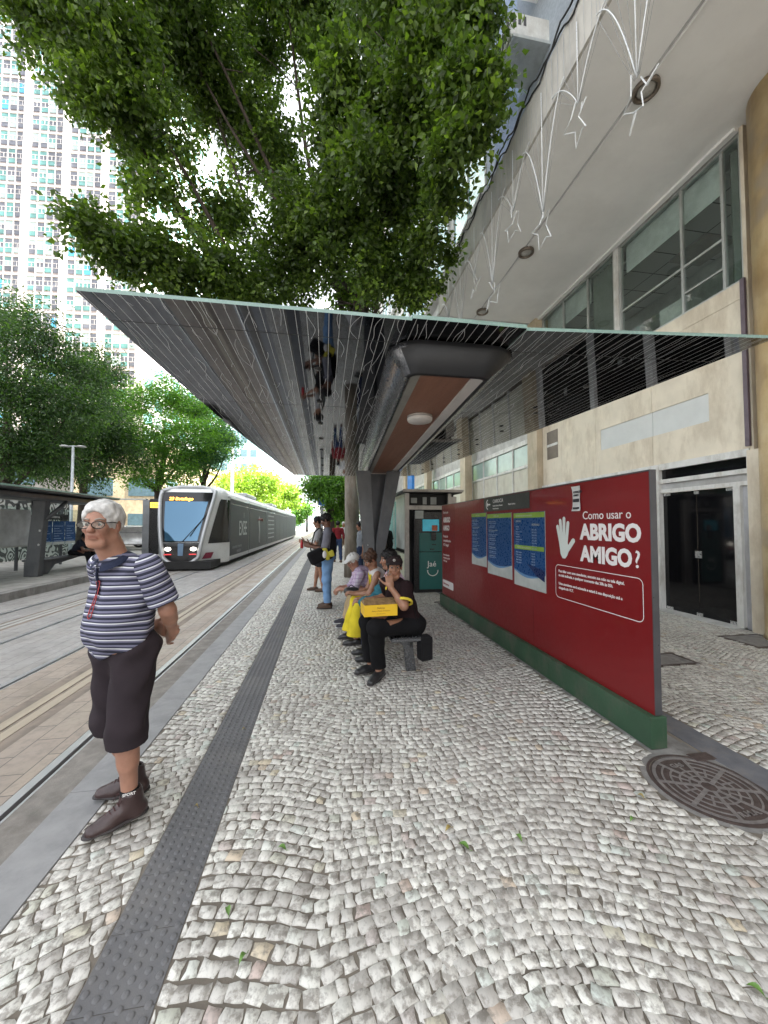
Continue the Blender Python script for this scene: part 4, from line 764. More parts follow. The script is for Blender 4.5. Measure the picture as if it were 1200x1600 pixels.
    s = MB(); s.add([cs(.45, .1), cs(.45, .42), cs(.68, .46), cs(.68, .2)], [(0, 1, 2, 3)]) if False else None
    sg = 1; s = MB(); s.add([cs(.36, .02, .014), cs(.36, .3, .014), cs(.58, .36, .014), cs(.58, .1, .014)], [(0, 1, 2, 3)]); s.build('side_marking', mat('tram_red', (.22, .02, .05), .3, bmp=0), e)
    s = MB().box((1.0, yb-13.6-.3, 2.72), (1.34, yb-13.6-.02, 2.82), bev=.03); s.build('mirror_pod', silver, e)
    # modules
    ys = [16.0, 19.9, 25.65, 30.15, 35.55, 41.0, 50.5]
    prof = [(HW-.03, .16), (HW, .3), (HW, 2.72), (HW-.04, 2.86), (HW-.20, 3.05), (HW-.5, 3.15), (0, 3.17)]; full = prof+[(-a, z) for a, z in prof[-2::-1]]
    for i in range(6):
        y0, y1 = ys[i]-13.6+(.06 if i else 0), ys[i+1]-13.6-.06; N_ = len(full)
        s = MB(); s.add([(a, y, z) for y in (y0, y1) for a, z in full], [(j+1, j, N_+j, N_+j+1) for j in range(N_-1)]+[tuple(range(N_)), tuple(range(2*N_-1, N_-1, -1))], 0, False)
        bo = s.build('carriage', silver, e)
        for sg in (1, -1): MB().box((sg*(HW-.01), y0+.03, .34), (sg*(HW+.012), y1-.03, 2.70)).build('wrap_panel', wrap, bo)
        s = MB(); s.box((-HW+.12, y1, .3), (HW-.12, y1+.12, 2.95)); s.build('bellows', bel, bo)
        x = HW+.013
        jn = MB(); n_ = max(1, int((y1-y0)/2.1))
        for q in range(1, n_): yy = y0+(y1-y0)*q/n_; jn.box((x-.001, yy-.012, .36), (x+.004, yy+.012, 2.68))
        jn.box((x-.001, y0+.05, 2.48), (x+.003, y1-.05, 2.50)); jn.build('panel_joint', black, bo)
    TR = lambda y, z: Matrix(((0, 0, 1, HW+.014), (1, 0, 0, y), (0, 1, 0, z), (0, 0, 0, 1)))
    pale = mat('wrap_print', (.38, .40, .42), .4, bmp=0); dim = mat('wrap_print_dim', (.2, .21, .23), .4, bmp=0); org = mat('wrap_orange', (.25, .07, .04), .4, bmp=0)
    text_mesh('lettering', 'EXEE', .95, TR(4.0, 1.15), pale, e, bold=.008, ex=.002, sx=.8); 
    s = MB(); s.box((HW+.013, 5.0, 1.95), (HW+.016, 5.03, 2.2)); s.build('print', pale, e)
    text_mesh('lettering', 'experience immersive', .2, TR(2.8, .62), dim, e, ex=.002); text_mesh('lettering', 'exposição', .2, TR(3.6, .42), dim, e, ex=.002)
    s = MB(); s.tube([(HW+.014, 9.2, .6), (HW+.014, 9.3, 1.3), (HW+.014, 9.1, 1.8), (HW+.014, 9.3, 2.1)], [.3, .22, .28, .15], 8, flat=.02); s.build('print', dim, e)
    s = MB(); s.tube([(HW+.02, 8.6, 1.9), (HW+.02, 9.2, 2.0), (HW+.02, 9.9, 1.85)], [.1, .2, .12], 8, flat=.02); s.build('print', org, e)
    for k_ in range(6): MB().box((HW+.013, 12.7, .7+k_*.3), (HW+.017, 15.6, .78+k_*.3)).build('print', dim, e)
    s = MB(); s.box((-1.1, .6, .03), (1.1, 36.8, .3)); s.build('underframe', under, e)
    s = MB(); s.box((-.8, 8, 3.17), (.8, 11, 3.4), bev=.05); s.build('roof_unit', silver, e); MB().box((-.8, 18, 3.17), (.8, 21, 3.4), bev=.05).build('roof_unit', silver, e)
tram()
# ================================================================ OPPOSITE SHELTER AND FURNITURE
def opp():
    e = empty('tram_shelter', (-8.1, 12, .148), 0, 'opposite tram shelter with thin dark flat roof and leaning forked column, far left', 'shelter'); o = (-8.1, 12, .148)
    def b(name, m, bx, par=e, bev=0):
        s = MB(); [s.box((q[0]-o[0], q[1]-o[1], q[2]-o[2]), (q[3]-o[0], q[4]-o[1], q[5]-o[2]), 0, bev) for q in bx]; return s.build(name, m, par)
    b('roof_panel', dgrey, [(-10.8, 5, 2.50, -7.35, 14.7, 2.57)]); b('roof_edge', edge, [(-7.349, 5, 2.53, -7.33, 14.7, 2.575), (-10.8, 14.701, 2.53, -7.33, 14.72, 2.575)])
    b('beam', dgrey, [(-8.6, 6, 2.30, -7.75, 14.3, 2.499)], bev=.05); b('light_channel', mat('channel_white', (.5, .5, .5), .4), [(-8.5, 6+i*1.6, 2.29, -8.35, 7.1+i*1.6, 2.31) for i in range(5)])
    M = Matrix(((1, 0, 0, 0), (0, 0, 1, 0), (0, 1, 0, 0), (0, 0, 0, 1)))
    for y in (0, ): 
        MB().prism([(-.26, -.0), (.1, 0), (.24, 2.16), (-.08, 2.16)], -.1, .1, 0, .01, M).build('column_arm', dgrey, e)
        s = MB(); s.tube([(-.02, 0, 1.55), (-.16, .05, 1.85), (-.22, .12, 2.16)], .05, 6); s.build('brace', dgrey, e); MB().tube([(.16, 0, 1.6), (.34, .3, 1.95), (.40, .5, 2.16)], .06, 6).build('brace', dgrey, e)
    for z in (.9, 1.3): q = MB().lathe([(.03, 0), (.03, .01), (0, .015)], 10).build('bolt', MC['satin_metal'], e); q.location = (.05+z*.05, -.1, z); q.rotation_euler = (PI/2, 0, 0)
    g = b('glass_screen', CG, [(-9.72, 9.5, .5, -9.70, 17.5, 2.2)]); b('screen_post', dgrey, [(-9.75, 9.5+i*2, .15, -9.68, 9.56+i*2, 2.3) for i in range(5)])
    b('low_wall', mat('platform_wall', (.34, .35, .35), .7, dirt=(.25, .25, .25)), [(-9.9, 8, .15, -9.6, 12.7, .42)])
    q = empty('bench', (-8.35, 13.8, .148), 0, 'dark curved bench under the opposite shelter on the left', 'bench')
    s = MB(); s.box((-.2, -1.7, .40), (.2, 1.9, .46), bev=.015); s.build('seat', dgrey, q)
    MM = Matrix(((0, 0, 1, 0), (1, 0, 0, 0), (0, 1, 0, 0), (0, 0, 0, 1))); MB().prism([(-1.7, .0), (-1.2, 0), (-.9, .25), (.2, .395), (-1.7, .395)], -.15, .15, 0, .01, MM).build('leg', dgrey, q); MB().box((-.15, 1.5, 0), (.15, 1.6, .395)).build('leg', dgrey, q)
    for i, (y0, y1) in enumerate(((14.35, 14.95), (15.0, 15.6), (15.65, 16.2))):
        p = empty('poster', (-9.66, y0, .9), 0, ['leftmost blue poster on the opposite shelter screen', 'middle blue poster on the opposite shelter screen', 'rightmost blue poster, by the seated man across the tracks'][i], 'poster', 'blue posters across the tracks')
        MB().box((0, 0, 0), (.012, y1-y0, .85)).build('sheet', bl, p); s = MB(); [s.box((.0125, .06, .12+k*.09), (.014, y1-y0-.08-.1*(k % 3), .14+k*.09)) for k in range(7)]; s.build('print', pl_, p); MB().box((.0125, 0, 0), (.015, y1-y0, .1)).build('print', pw, p)
    p = empty('station_sign', (-9.6, 14.4, 1.8), 0, 'small black station name board above the blue posters across the tracks', 'sign'); MB().box((0, .0, 0), (.03, 1.3, .2)).build('board', blk, p)
    text_mesh('lettering', 'CARIOCA', .1, Matrix(((0, 0, 1, .031), (1, 0, 0, .35), (0, 1, 0, .06), (0, 0, 0, 1))), whv, p); text_mesh('lettering', '(-', .16, Matrix(((0, 0, 1, .031), (1, 0, 0, .1), (0, 1, 0, .04), (0, 0, 0, 1))), whv, p)
    p = empty('notice_board', (-9.64, 12.75, .95), 0, 'large white board on the opposite shelter glass screen', 'notice board'); MB().box((0, 0, 0), (.04, 1.15, 1.15), bev=.01).build('board', mat('board_white', (.5, .52, .53), .4), p); MB().box((-.005, -.04, -.04), (.038, 1.19, -.001)).build('frame', alu, p)
    p = empty('mural_wall', (-12.5, 8, .148), 0, 'long low wall painted with a black and white pattern behind the left shelter', 'wall')
    mm, t, bb_ = base('mural_paint'); n = noise(t, 1.6, 1, .4); w = ramp(t, math_(t, 'FRACT', math_(t, 'MULTIPLY', n, 9.)), [(.45, (.5, .5, .48)), (.5, (.06, .06, .06))]); t.links.new(w, bb_.inputs[0]); bb_.inputs['Roughness'].default_value = .8
    MB().box((-.2, 0, 0), (0, 12.5, 2.6)).build('wall', mm, p)
    # street lamp
    p = empty('street_lamp', (-10.9, 18, .148), 0, 'pale double armed street lamp behind the opposite shelter', 'street lamp'); ppm = mat('lamp_post_grey', (.42, .45, .47), .45, metal=.3)
    MB().tube([(0, 0, 0), (0, 0, .5), (0, 0, 4.9)], [.09, .07, .05], 10).build('post', ppm, p); MB().tube([(-.42, 0, 4.88), (0, 0, 4.92), (.42, 0, 4.88)], .025, 6).build('arm', ppm, p)
    for sx in (-1, 1): MB().lathe([(.0, .05), (.1, .04), (.2, .0), (.17, -.02), (0, -.02)], 16, 0, (sx*.32, 0, 4.9)).build('lamp_head', mat('lamp_head_white', (.6, .6, .6), .4), p)
    # totem with yellow display
    p = empty('totem', (-7.0, 16, .148), 0, 'grey station totem with a yellow lit display, left of the tram', 'totem'); MB().box((-.12, -.08, 0), (.12, .08, 2.45), bev=.01).build('post', mat('totem_grey', (.22, .23, .24), .4, metal=.4), p)
    MB().box((.121, -.06, .3), (.6, .06, 2.5), bev=.01).build('body', blk, p); MB().box((.15, -.075, 2.15), (.57, -.061, 2.36)).build('display', mat('display_yellow', (.5, .35, .02), .4, emit=(1, .62, .04, .9), bmp=0), p); text_mesh('lettering', 'TRAM', .13, Matrix(((1, 0, 0, .2), (0, 0, -1, -.0755), (0, 1, 0, 2.2), (0, 0, 0, 1))), blk, p, bold=.002)
    MB().box((-1.5, -.1, 2.46), (.0, .1, 2.50)).build('arm', alu, p)
    # poles
    p = empty('utility_pole', (-9.5, 40, .148), 0, 'tall plain grey pole rising behind the tram roof', 'pole'); MB().tube([(0, 0, 0), (0, 0, .4), (0, 0, 11)], [.26, .2, .15], 12).build('shaft', ppm, p); MB().lathe([(.3, 0), (.3, .1), (.2, .12)], 12).build('base', ppm, p)
    p = empty('sign_pole', (-.2, 22, 0), 0, 'slim pale pole with blue sign and bracket arm beyond the standing man', 'sign pole'); MB().tube([(0, 0, 0), (0, 0, 6.5)], .09, 10).build('post', ppm, p); MB().box((-.2, -.12, 2.75), (.2, -.09, 3.25), bev=.01).build('sign', mat('sign_blue', (.03, .15, .5), .4), p); MB().tube([(0, 0, 3.4), (2.6, 0, 3.5)], .05, 8).build('arm', ppm, p); MB().box((.6, -.05, 2.9), (.9, .05, 3.4), bev=.01).build('sign', mat('sign_white', (.6, .6, .6), .4), p)
opp()
def car(x, y, rz, m, label):
    e = empty('parked_car', (x, y, .148), rz, label, 'car', 'cars parked behind the left platform')
    prof = [(-2.1, .35), (-2.15, .7), (-2.0, .92), (-1.2, 1.0), (-.6, 1.42), (.7, 1.45), (1.5, 1.05), (2.1, .95), (2.15, .6), (2.1, .3)]
    def loft(pr, hw, ins): 
        s = MB(); k = len(pr); ys = [(-hw, ins), (-hw+.15, 0), (hw-.15, 0), (hw, ins)]; cx = 0; cz = .8; V = []
        for y, i in ys: V += [(a*(1-i*.4), y, cz+(b-cz)*(1-i)) for a, b in pr]
        s.add(V, [(q*k+i, q*k+(i+1) % k, (q+1)*k+(i+1) % k, (q+1)*k+i) for q in range(3) for i in range(k)]+[tuple(range(k)), tuple(range(4*k-1, 3*k-1, -1))], 0, True); return s
    loft(prof, .86, .12).build('body', m, e)
    for sy in (-1, 1):
        s = MB(); s.add([(-1.05, sy*.868, 1.0), (-.55, sy*.80, 1.34), (.62, sy*.80, 1.36), (1.25, sy*.868, 1.03)], [(0, 1, 2, 3)]); s.build('side_window', blk, e)
        for sx in (-1.35, 1.35): w = MB().lathe([(.2, -.1), (.32, -.1), (.33, 0), (.32, .1), (.2, .1)], 20).build('wheel', blk, e); w.location = (sx, sy*.8, .32); w.rotation_euler = (PI/2, 0, 0); MB().lathe([(0, -.105), (.19, -.1), (.19, .1), (0, .105)], 16).build('rim', MC['satin_metal'], w)
    s = MB(); s.add([(-1.18, -.62, 1.03), (-1.18, .62, 1.03), (-.64, .55, 1.41), (-.64, -.55, 1.41)], [(0, 1, 2, 3)]); s.build('windscreen', blk, e)
    for sy in (-.6, .6): MB().box((-2.17, sy-.15, .62), (-2.08, sy+.15, .74), bev=.01).build('headlight', whv, e)
car(-11.2, 24, .3, mat('car_white', (.6, .6, .6), .25, bmp=0, coat=.5), 'white parked car behind the platform, left of the tram'); car(-13.5, 27, .2, mat('car_silver', (.35, .36, .38), .25, bmp=0, coat=.5), 'silver parked car beyond the white one'); car(-16.5, 25.5, .25, mat('car_dark', (.05, .05, .06), .25, bmp=0, coat=.5), 'dark parked car behind the left shelter')
# ================================================================ TREES
def leaf_mat(name, c1, c2, c3):
    m, t, b = base(name); r = attr(t, 'rnd'); c = ramp(t, r, [(0, c1), (.55, c2), (1, c3)]); t.links.new(c, b.inputs[0]); b.inputs['Roughness'].default_value = .38
    tl = N(t, 'BsdfTranslucent'); c2_ = mix(t, 1., c, (1.5, 1.7, .5), 'MULTIPLY'); t.links.new(c2_, tl.inputs[0]); mx = N(t, 'MixShader'); mx.inputs[0].default_value = .48
    t.links.new(b.outputs[0], mx.inputs[1]); t.links.new(tl.outputs[0], mx.inputs[2]); t.links.new(mx.outputs[0], t.nodes['Material Output'].inputs[0]); return m
def leaves(blobs, n, L, wdt, seed, per=14, spread=.16, droop=.9, flat=1.):
    r = np.random.default_rng(seed); B_ = np.array(blobs, float); w = B_[:, 3]**2; nc = n//per
    bi = r.choice(len(B_), nc, p=w/w.sum()); d_ = r.normal(size=(nc, 3)); d_ /= np.linalg.norm(d_, axis=1)[:, None]; rad = r.uniform(.05, 1., nc)**.42
    lump = .96+.30*np.sin(d_[:, 0]*5+bi)+.22*np.sin(d_[:, 1]*7+bi*2.1)+.15*np.sin(d_[:, 2]*8+bi*1.3)
    C_ = B_[bi, :3]+d_*(rad*lump)[:, None]*B_[bi, 3][:, None]*np.array([1, 1, .85*flat]); tone = r.normal(0, .16, nc)
    P = np.repeat(C_, per, 0); N_ = len(P); P = P+r.normal(0, spread, (N_, 3))*np.array([1, 1, .7*flat]); tone = np.repeat(tone, per)
    D = r.normal(size=(N_, 3)); D[:, 2] = D[:, 2]*.4-droop; D += np.repeat(d_, per, 0)*.5; D /= np.linalg.norm(D, axis=1)[:, None]
    S_ = np.cross(D, r.normal(size=(N_, 3))); S_ /= np.linalg.norm(S_, axis=1)[:, None]; Nn = np.cross(S_, D)
    l = (L*r.uniform(.65, 1.2, N_))[:, None]; ww = l*wdt
    V = np.stack([P, P+D*l*.45+S_*ww+Nn*l*.06, P+D*l-Nn*l*.1, P+D*l*.45-S_*ww+Nn*l*.06], 1).reshape(-1, 3); o = np.arange(N_)*4
    F = np.concatenate([np.stack([o, o+1, o+2], 1), np.stack([o, o+2, o+3], 1)]); rn = np.repeat(np.clip(.45+tone+r.normal(0, .15, N_), 0, 1), 4)
    return V, F, rn
def tree(name, label, basept, trunk, tr, blobs, n, L, wdt, lm, bm, seed, limbs=10, group=None, **kw):
    e = empty(name, basept, 0, label, 'tree', group); b0 = np.array(basept)
    T_ = np.array(trunk, float)-b0; r = np.random.default_rng(seed+99); nn = len(T_); s = MB()
    s.tube(T_, tr, 14); s.build('trunk', bm, e)
    s = MB(); Bs = np.array(blobs, float)
    for i in np.argsort(-Bs[:, 3])[:limbs]:
        c = Bs[i, :3]-b0; k = r.integers(max(1, nn-3), nn); a = T_[k]; mid = (a+c)/2+np.array([0, 0, -.12*np.linalg.norm(c-a)])+r.normal(0, .2, 3)
        q = np.linspace(0, 1, 9)[:, None]; P = a*(1-q)**2+2*mid*q*(1-q)+c*q**2+np.c_[.08*np.sin(q*9+i), .08*np.cos(q*7+i*2), .05*np.sin(q*8)]
        P[0] = a; r0 = (tr[k] if hasattr(tr, '__len__') else tr)*.6; rr = r0*(1-q[:, 0]*.85); s.tube(P, rr, 8)
        for j in range(5):
            st = P[3+j]; dd = r.normal(size=3); dd[2] = abs(dd[2])*.5; dd /= np.linalg.norm(dd); Lb = Bs[i, 3]*r.uniform(.5, .95); s.tube([st, st+dd*Lb*.5+[0, 0, .05], st+dd*Lb], [rr[3+j]*.5, rr[3+j]*.32, .008], 5)
    s.build('limb', barkd, e); V, F, rn = leaves(blobs, n, L, wdt, seed, **kw)
    npmesh('crown', V-b0, F, lm, e, attrs={'rnd': rn})
    return e
bark = mat('grey_bark', (.19, .16, .125), .9, var=.45, scale=5, fine=35, bmp=.9, stretch=(1, 1, .3), dirt=(.28, .27, .24)); barkd = mat('dark_bark', (.06, .045, .035), .9, var=.4, scale=5, fine=30, bmp=.6)
lm1 = leaf_mat('glossy_leaf', (.036, .066, .016), (.09, .145, .03), (.23, .33, .055)); lm2 = leaf_mat('dark_leaf', (.018, .042, .014), (.042, .092, .026), (.11, .2, .04)); lm3 = leaf_mat('bright_leaf', (.05, .12, .02), (.11, .24, .04), (.2, .38, .05)); lm4 = leaf_mat('bluish_leaf', (.03, .09, .05), (.06, .16, .09), (.13, .25, .12)); lm5 = leaf_mat('lime_leaf', (.14, .22, .03), (.26, .38, .06), (.38, .48, .1))  # lm2 is the darkest green, for the dense left trees
BIG = [(-5.48, 8.0, 12.12, 1.03), (-4.36, 8.0, 11.42, 1.05), (-5.95, 8.0, 12.68, 1.15), (-3.48, 9.0, 13.58, 1.36), (-3.96, 8.5, 10.42, 0.87), (-3.2, 10.0, 12.93, 1.05), (-2.11, 11.0, 15.73, 0.95), (-4.26, 8.0, 7.2, 0.59), (-3.51, 8.5, 7.31, 0.81), (-4.54, 7.5, 7.21, 0.33), (-2.39, 9.0, 7.49, 0.87), (-1.19, 10.0, 8.13, 0.94), (-2.54, 9.5, 9.46, 0.72), (-1.46, 10.5, 11.97, 1.09), (-0.01, 8.5, 8.79, 1.2), (0.38, 7.5, 10.07, 0.94), (0.35, 7.0, 10.42, 0.45), (1.43, 8.5, 7.88, 1.01), (1.57, 8.0, 9.33, 1.09), (1.57, 7.0, 9.99, 1.01), (1.93, 6.0, 10.07, 0.85), (2.24, 5.6, 8.82, 0.58), (2.08, 5.8, 7.96, 0.49), (2.26, 6.5, 7.77, 0.31), (1.98, 8.5, 7.31, 0.49), (0.96, 11.0, 8.62, 0.7), (-0.22, 10.0, 15.93, 1.25), (1.43, 9.0, 14.87, 1.16), (2.36, 5.6, 10.19, 0.56), (2.59, 5.4, 8.76, 0.31), (-3.74, 8.5, 9.0, 0.47), (-2.07, 10.0, 12.61, 0.69), (-0.82, 9.5, 8.84, 0.76), (-3.08, 9.0, 6.65, 0.42), (2.77, 8.0, 7.82, 0.24), (-4.62, 8.0, 10.27, 0.62), (2.41, 5.5, 8.19, 0.29), (-1.3, 9.0, 15.91, 1.91), (1.65, 7.0, 13.14, 1.44), (-3.72, 8.5, 14.63, 1.57), (0.73, 7.0, 8.78, 0.6), (2.1, 7.5, 7.8, 0.39), (2.46, 8.0, 7.18, 0.21)]
L1 = [(-15.39, 20.0, 11.4, 1.53), (-13.06, 19.0, 10.15, 1.62), (-13.27, 18.0, 7.11, 1.92), (-11.66, 19.0, 6.95, 1.78), (-15.56, 19.0, 9.07, 2.58), (-12.66, 19.0, 5.13, 1.46), (-13.67, 18.0, 4.88, 1.63), (-11.77, 20.0, 9.16, 1.26)]
L2 = [(-15.64, 26.0, 10.58, 2.04), (-13.65, 25.0, 11.12, 1.58), (-13.37, 24.0, 7.66, 1.89), (-15.01, 24.0, 6.46, 2.23), (-12.82, 25.0, 6.37, 1.58), (-16.62, 24.0, 5.29, 1.83), (-13.06, 23.0, 4.5, 1.08)]
L3 = [(-14.6, 30.0, 10.72, 2.39), (-11.95, 30.0, 11.35, 2.19), (-14.89, 29.0, 8.05, 2.29), (-11.92, 28.0, 7.47, 2.7), (-9.41, 28.0, 8.02, 2.51), (-12.7, 28.0, 5.2, 1.56), (-10.21, 28.0, 5.25, 1.81), (-9.66, 30.0, 10.48, 1.47)]
L4 = [(-10.79, 32.0, 11.05, 1.83), (-8.24, 30.0, 8.55, 1.48), (-8.68, 30.0, 7.05, 1.48), (-7.81, 31.0, 10.36, 1.03), (-10.38, 31.0, 6.68, 1.51), (-7.29, 31.0, 8.31, 0.62)]
L5 = [(-13.28, 55.0, 7.56, 2.27), (-10.25, 55.0, 8.07, 2.56), (-7.89, 54.0, 7.54, 1.99), (-11.12, 53.0, 6.23, 2.19), (-8.3, 54.0, 5.72, 1.8)]
L6 = [(-7.47, 66.0, 6.67, 2.22), (-5.86, 66.0, 7.47, 1.56), (-8.53, 66.0, 5.0, 1.77), (-5.46, 68.0, 5.7, 1.38)]
L7 = [(-0.12, 22.0, 3.7, 0.83), (0.62, 22.0, 4.09, 0.76), (1.25, 23.0, 3.42, 0.87), (0.27, 23.0, 3.21, 0.55), (1.05, 23.0, 2.42, 0.59), (-0.49, 22.0, 4.07, 0.53)]
L8 = [(-6.04, 95.0, 4.93, 1.61), (-4.47, 95.0, 5.75, 1.29), (-6.81, 95.0, 3.32, 1.44)]
L9 = [(1.56, 34.0, 2.81, 0.82), (1.27, 34.0, 1.94, 0.7), (2.14, 34.0, 3.4, 0.82)]

tree('street_tree', 'large leafy tree rising behind the shelter column, crown filling the top', (.85, 11.6, 0), [(.85, 11.6, 0), (.84, 11.6, 1.5), (.80, 11.55, 3.2), (.74, 11.5, 5), (.78, 11.4, 6.8), (.85, 11.2, 8.4)], [.27, .23, .21, .19, .17, .15], BIG, 190000, .132, .30, lm1, bark, 11, limbs=16, spread=.13, per=22, droop=.45)
tree('street_tree', 'dark dense tree at the far left behind the opposite shelter', (-14.2, 19, .1), [(-14.2, 19, .1), (-14.1, 19, 3), (-14.4, 19.2, 6)], [.25, .2, .15], L1, 40000, .17, .2, lm2, barkd, 12, group='trees on the left side of the street', limbs=9, spread=.22)
tree('street_tree', 'dark green tree behind the street lamp on the left', (-14.6, 25, .1), [(-14.6, 25, .1), (-14.5, 25, 4), (-14.2, 25, 7)], [.25, .2, .15], L2, 38000, .19, .2, lm2, barkd, 13, group='trees on the left side of the street', limbs=8, spread=.25)
tree('street_tree', 'bright green feathery tree behind the tram cab', (-12.2, 29.5, .1), [(-12.2, 29.5, .1), (-12.2, 29.5, 4), (-11.8, 29.6, 7)], [.28, .22, .16], L3, 34000, .2, .22, lm3, barkd, 14, group='trees on the left side of the street', limbs=9, spread=.28, droop=.3, flat=.7)
tree('street_tree', 'bluish green tree under the left edge of the shelter roof', (-9.6, 31, .1), [(-9.6, 31, .1), (-9.6, 31, 4), (-9.4, 31, 6.5)], [.22, .18, .13], L4, 24000, .19, .22, lm4, barkd, 15, group='trees on the left side of the street', limbs=8, spread=.3, droop=.3, flat=.7)
tree('street_tree', 'sunlit lime green tree above the middle of the tram', (-10.8, 54, .1), [(-10.8, 54, .1), (-10.8, 54, 4), (-10.6, 54, 6)], [.3, .22, .16], L5, 16000, .3, .3, lm5, barkd, 16, group='trees on the left side of the street', limbs=8, spread=.4)
tree('street_tree', 'smaller sunlit lime tree near the far end of the tram', (-7.6, 66, .1), [(-7.6, 66, .1), (-7.6, 66, 3), (-7.5, 66, 5)], [.3, .22, .16], L6, 12000, .33, .3, lm5, barkd, 17, group='trees on the left side of the street', limbs=6, spread=.4)
tree('street_tree', 'slim shaded tree with low foliage behind the standing man', (.45, 23, 0), [(.45, 23, 0), (.4, 23, 2.2), (.3, 23, 4)], [.2, .16, .1], L7, 14000, .2, .24, lm3, barkd, 18, limbs=6, spread=.25)
tree('street_tree', 'distant hazy tree at the end of the street', (-4.5, 95, 0), [(-4.5, 95, 0), (-4.5, 95, 3), (-4.4, 95, 5)], [.3, .22, .16], L8, 5000, .5, .35, lm3, barkd, 19, limbs=5, spread=.5)
tree('street_tree', 'bright tree behind the walkers, right of the slim tree', (1.6, 34, 0), [(1.6, 34, 0), (1.6, 34, 2.5), (1.5, 34, 4)], [.2, .16, .1], L9, 8000, .25, .25, lm5, barkd, 20, limbs=5, spread=.3)
# ================================================================ PEOPLE (signed distance fields -> one smooth mesh each)
A3 = lambda *q: np.array(q, float)
def unit(v): v = np.asarray(v, float); return v/(np.linalg.norm(v)+1e-9)
def rc(a, b, r1, r2, k=.02, ax=None, s=1., op='u', c=0): return dict(t='rc', a=A3(*a), b=A3(*b), r1=r1, r2=r2, k=k, ax=None if ax is None else unit(ax), s=s, op=op, c=c)
def el(c, r, M=None, k=.02, op='u', cc=0): return dict(t='el', c0=A3(*c), r=A3(*r), M=np.eye(3) if M is None else np.asarray(M), k=k, op=op, c=cc)
def rb(c, h, r, M=None, k=.01, op='u', cc=0): return dict(t='rb', c0=A3(*c), h=A3(*h), r=r, M=np.eye(3) if M is None else np.asarray(M), k=k, op=op, c=cc)
def pl_cut(c, n): return dict(t='pl', c0=A3(*c), n=unit(n), op='i', k=0, c=0)
def pd(q, P):
    if q['t'] == 'rc':
        a, b = q['a'], q['b']; p = P
        if q['ax'] is not None:
            u = q['ax']; f = 1/q['s']-1; p = P+np.outer((P-a)@u, u)*f; b = b+u*((b-a)@u)*f
        ab = b-a; t = np.clip((p-a)@ab/(ab@ab+1e-12), 0, 1); return (np.linalg.norm(p-a-t[:, None]*ab, axis=1)-(q['r1']+(q['r2']-q['r1'])*t))*min(1, q['s'])
    if q['t'] == 'el':
        l = (P-q['c0'])@q['M']; k0 = np.linalg.norm(l/q['r'], axis=1); k1 = np.linalg.norm(l/q['r']**2, axis=1)+1e-9; return k0*(k0-1)/k1
    if q['t'] == 'rb':
        l = np.abs((P-q['c0'])@q['M'])-q['h']+q['r']; return np.linalg.norm(np.maximum(l, 0), axis=1)+np.minimum(l.max(1), 0)-q['r']
    if q['t'] == 'pl': return (P-q['c0'])@q['n']
def qbb(q):
    if q['t'] == 'rc': r = max(q['r1'], q['r2'])*max(1, q['s'])+.0; return np.minimum(q['a'], q['b'])-r, np.maximum(q['a'], q['b'])+r
    if q['t'] == 'el': r = q['r'].max(); return q['c0']-r, q['c0']+r
    r = np.linalg.norm(q['h']); return q['c0']-r, q['c0']+r
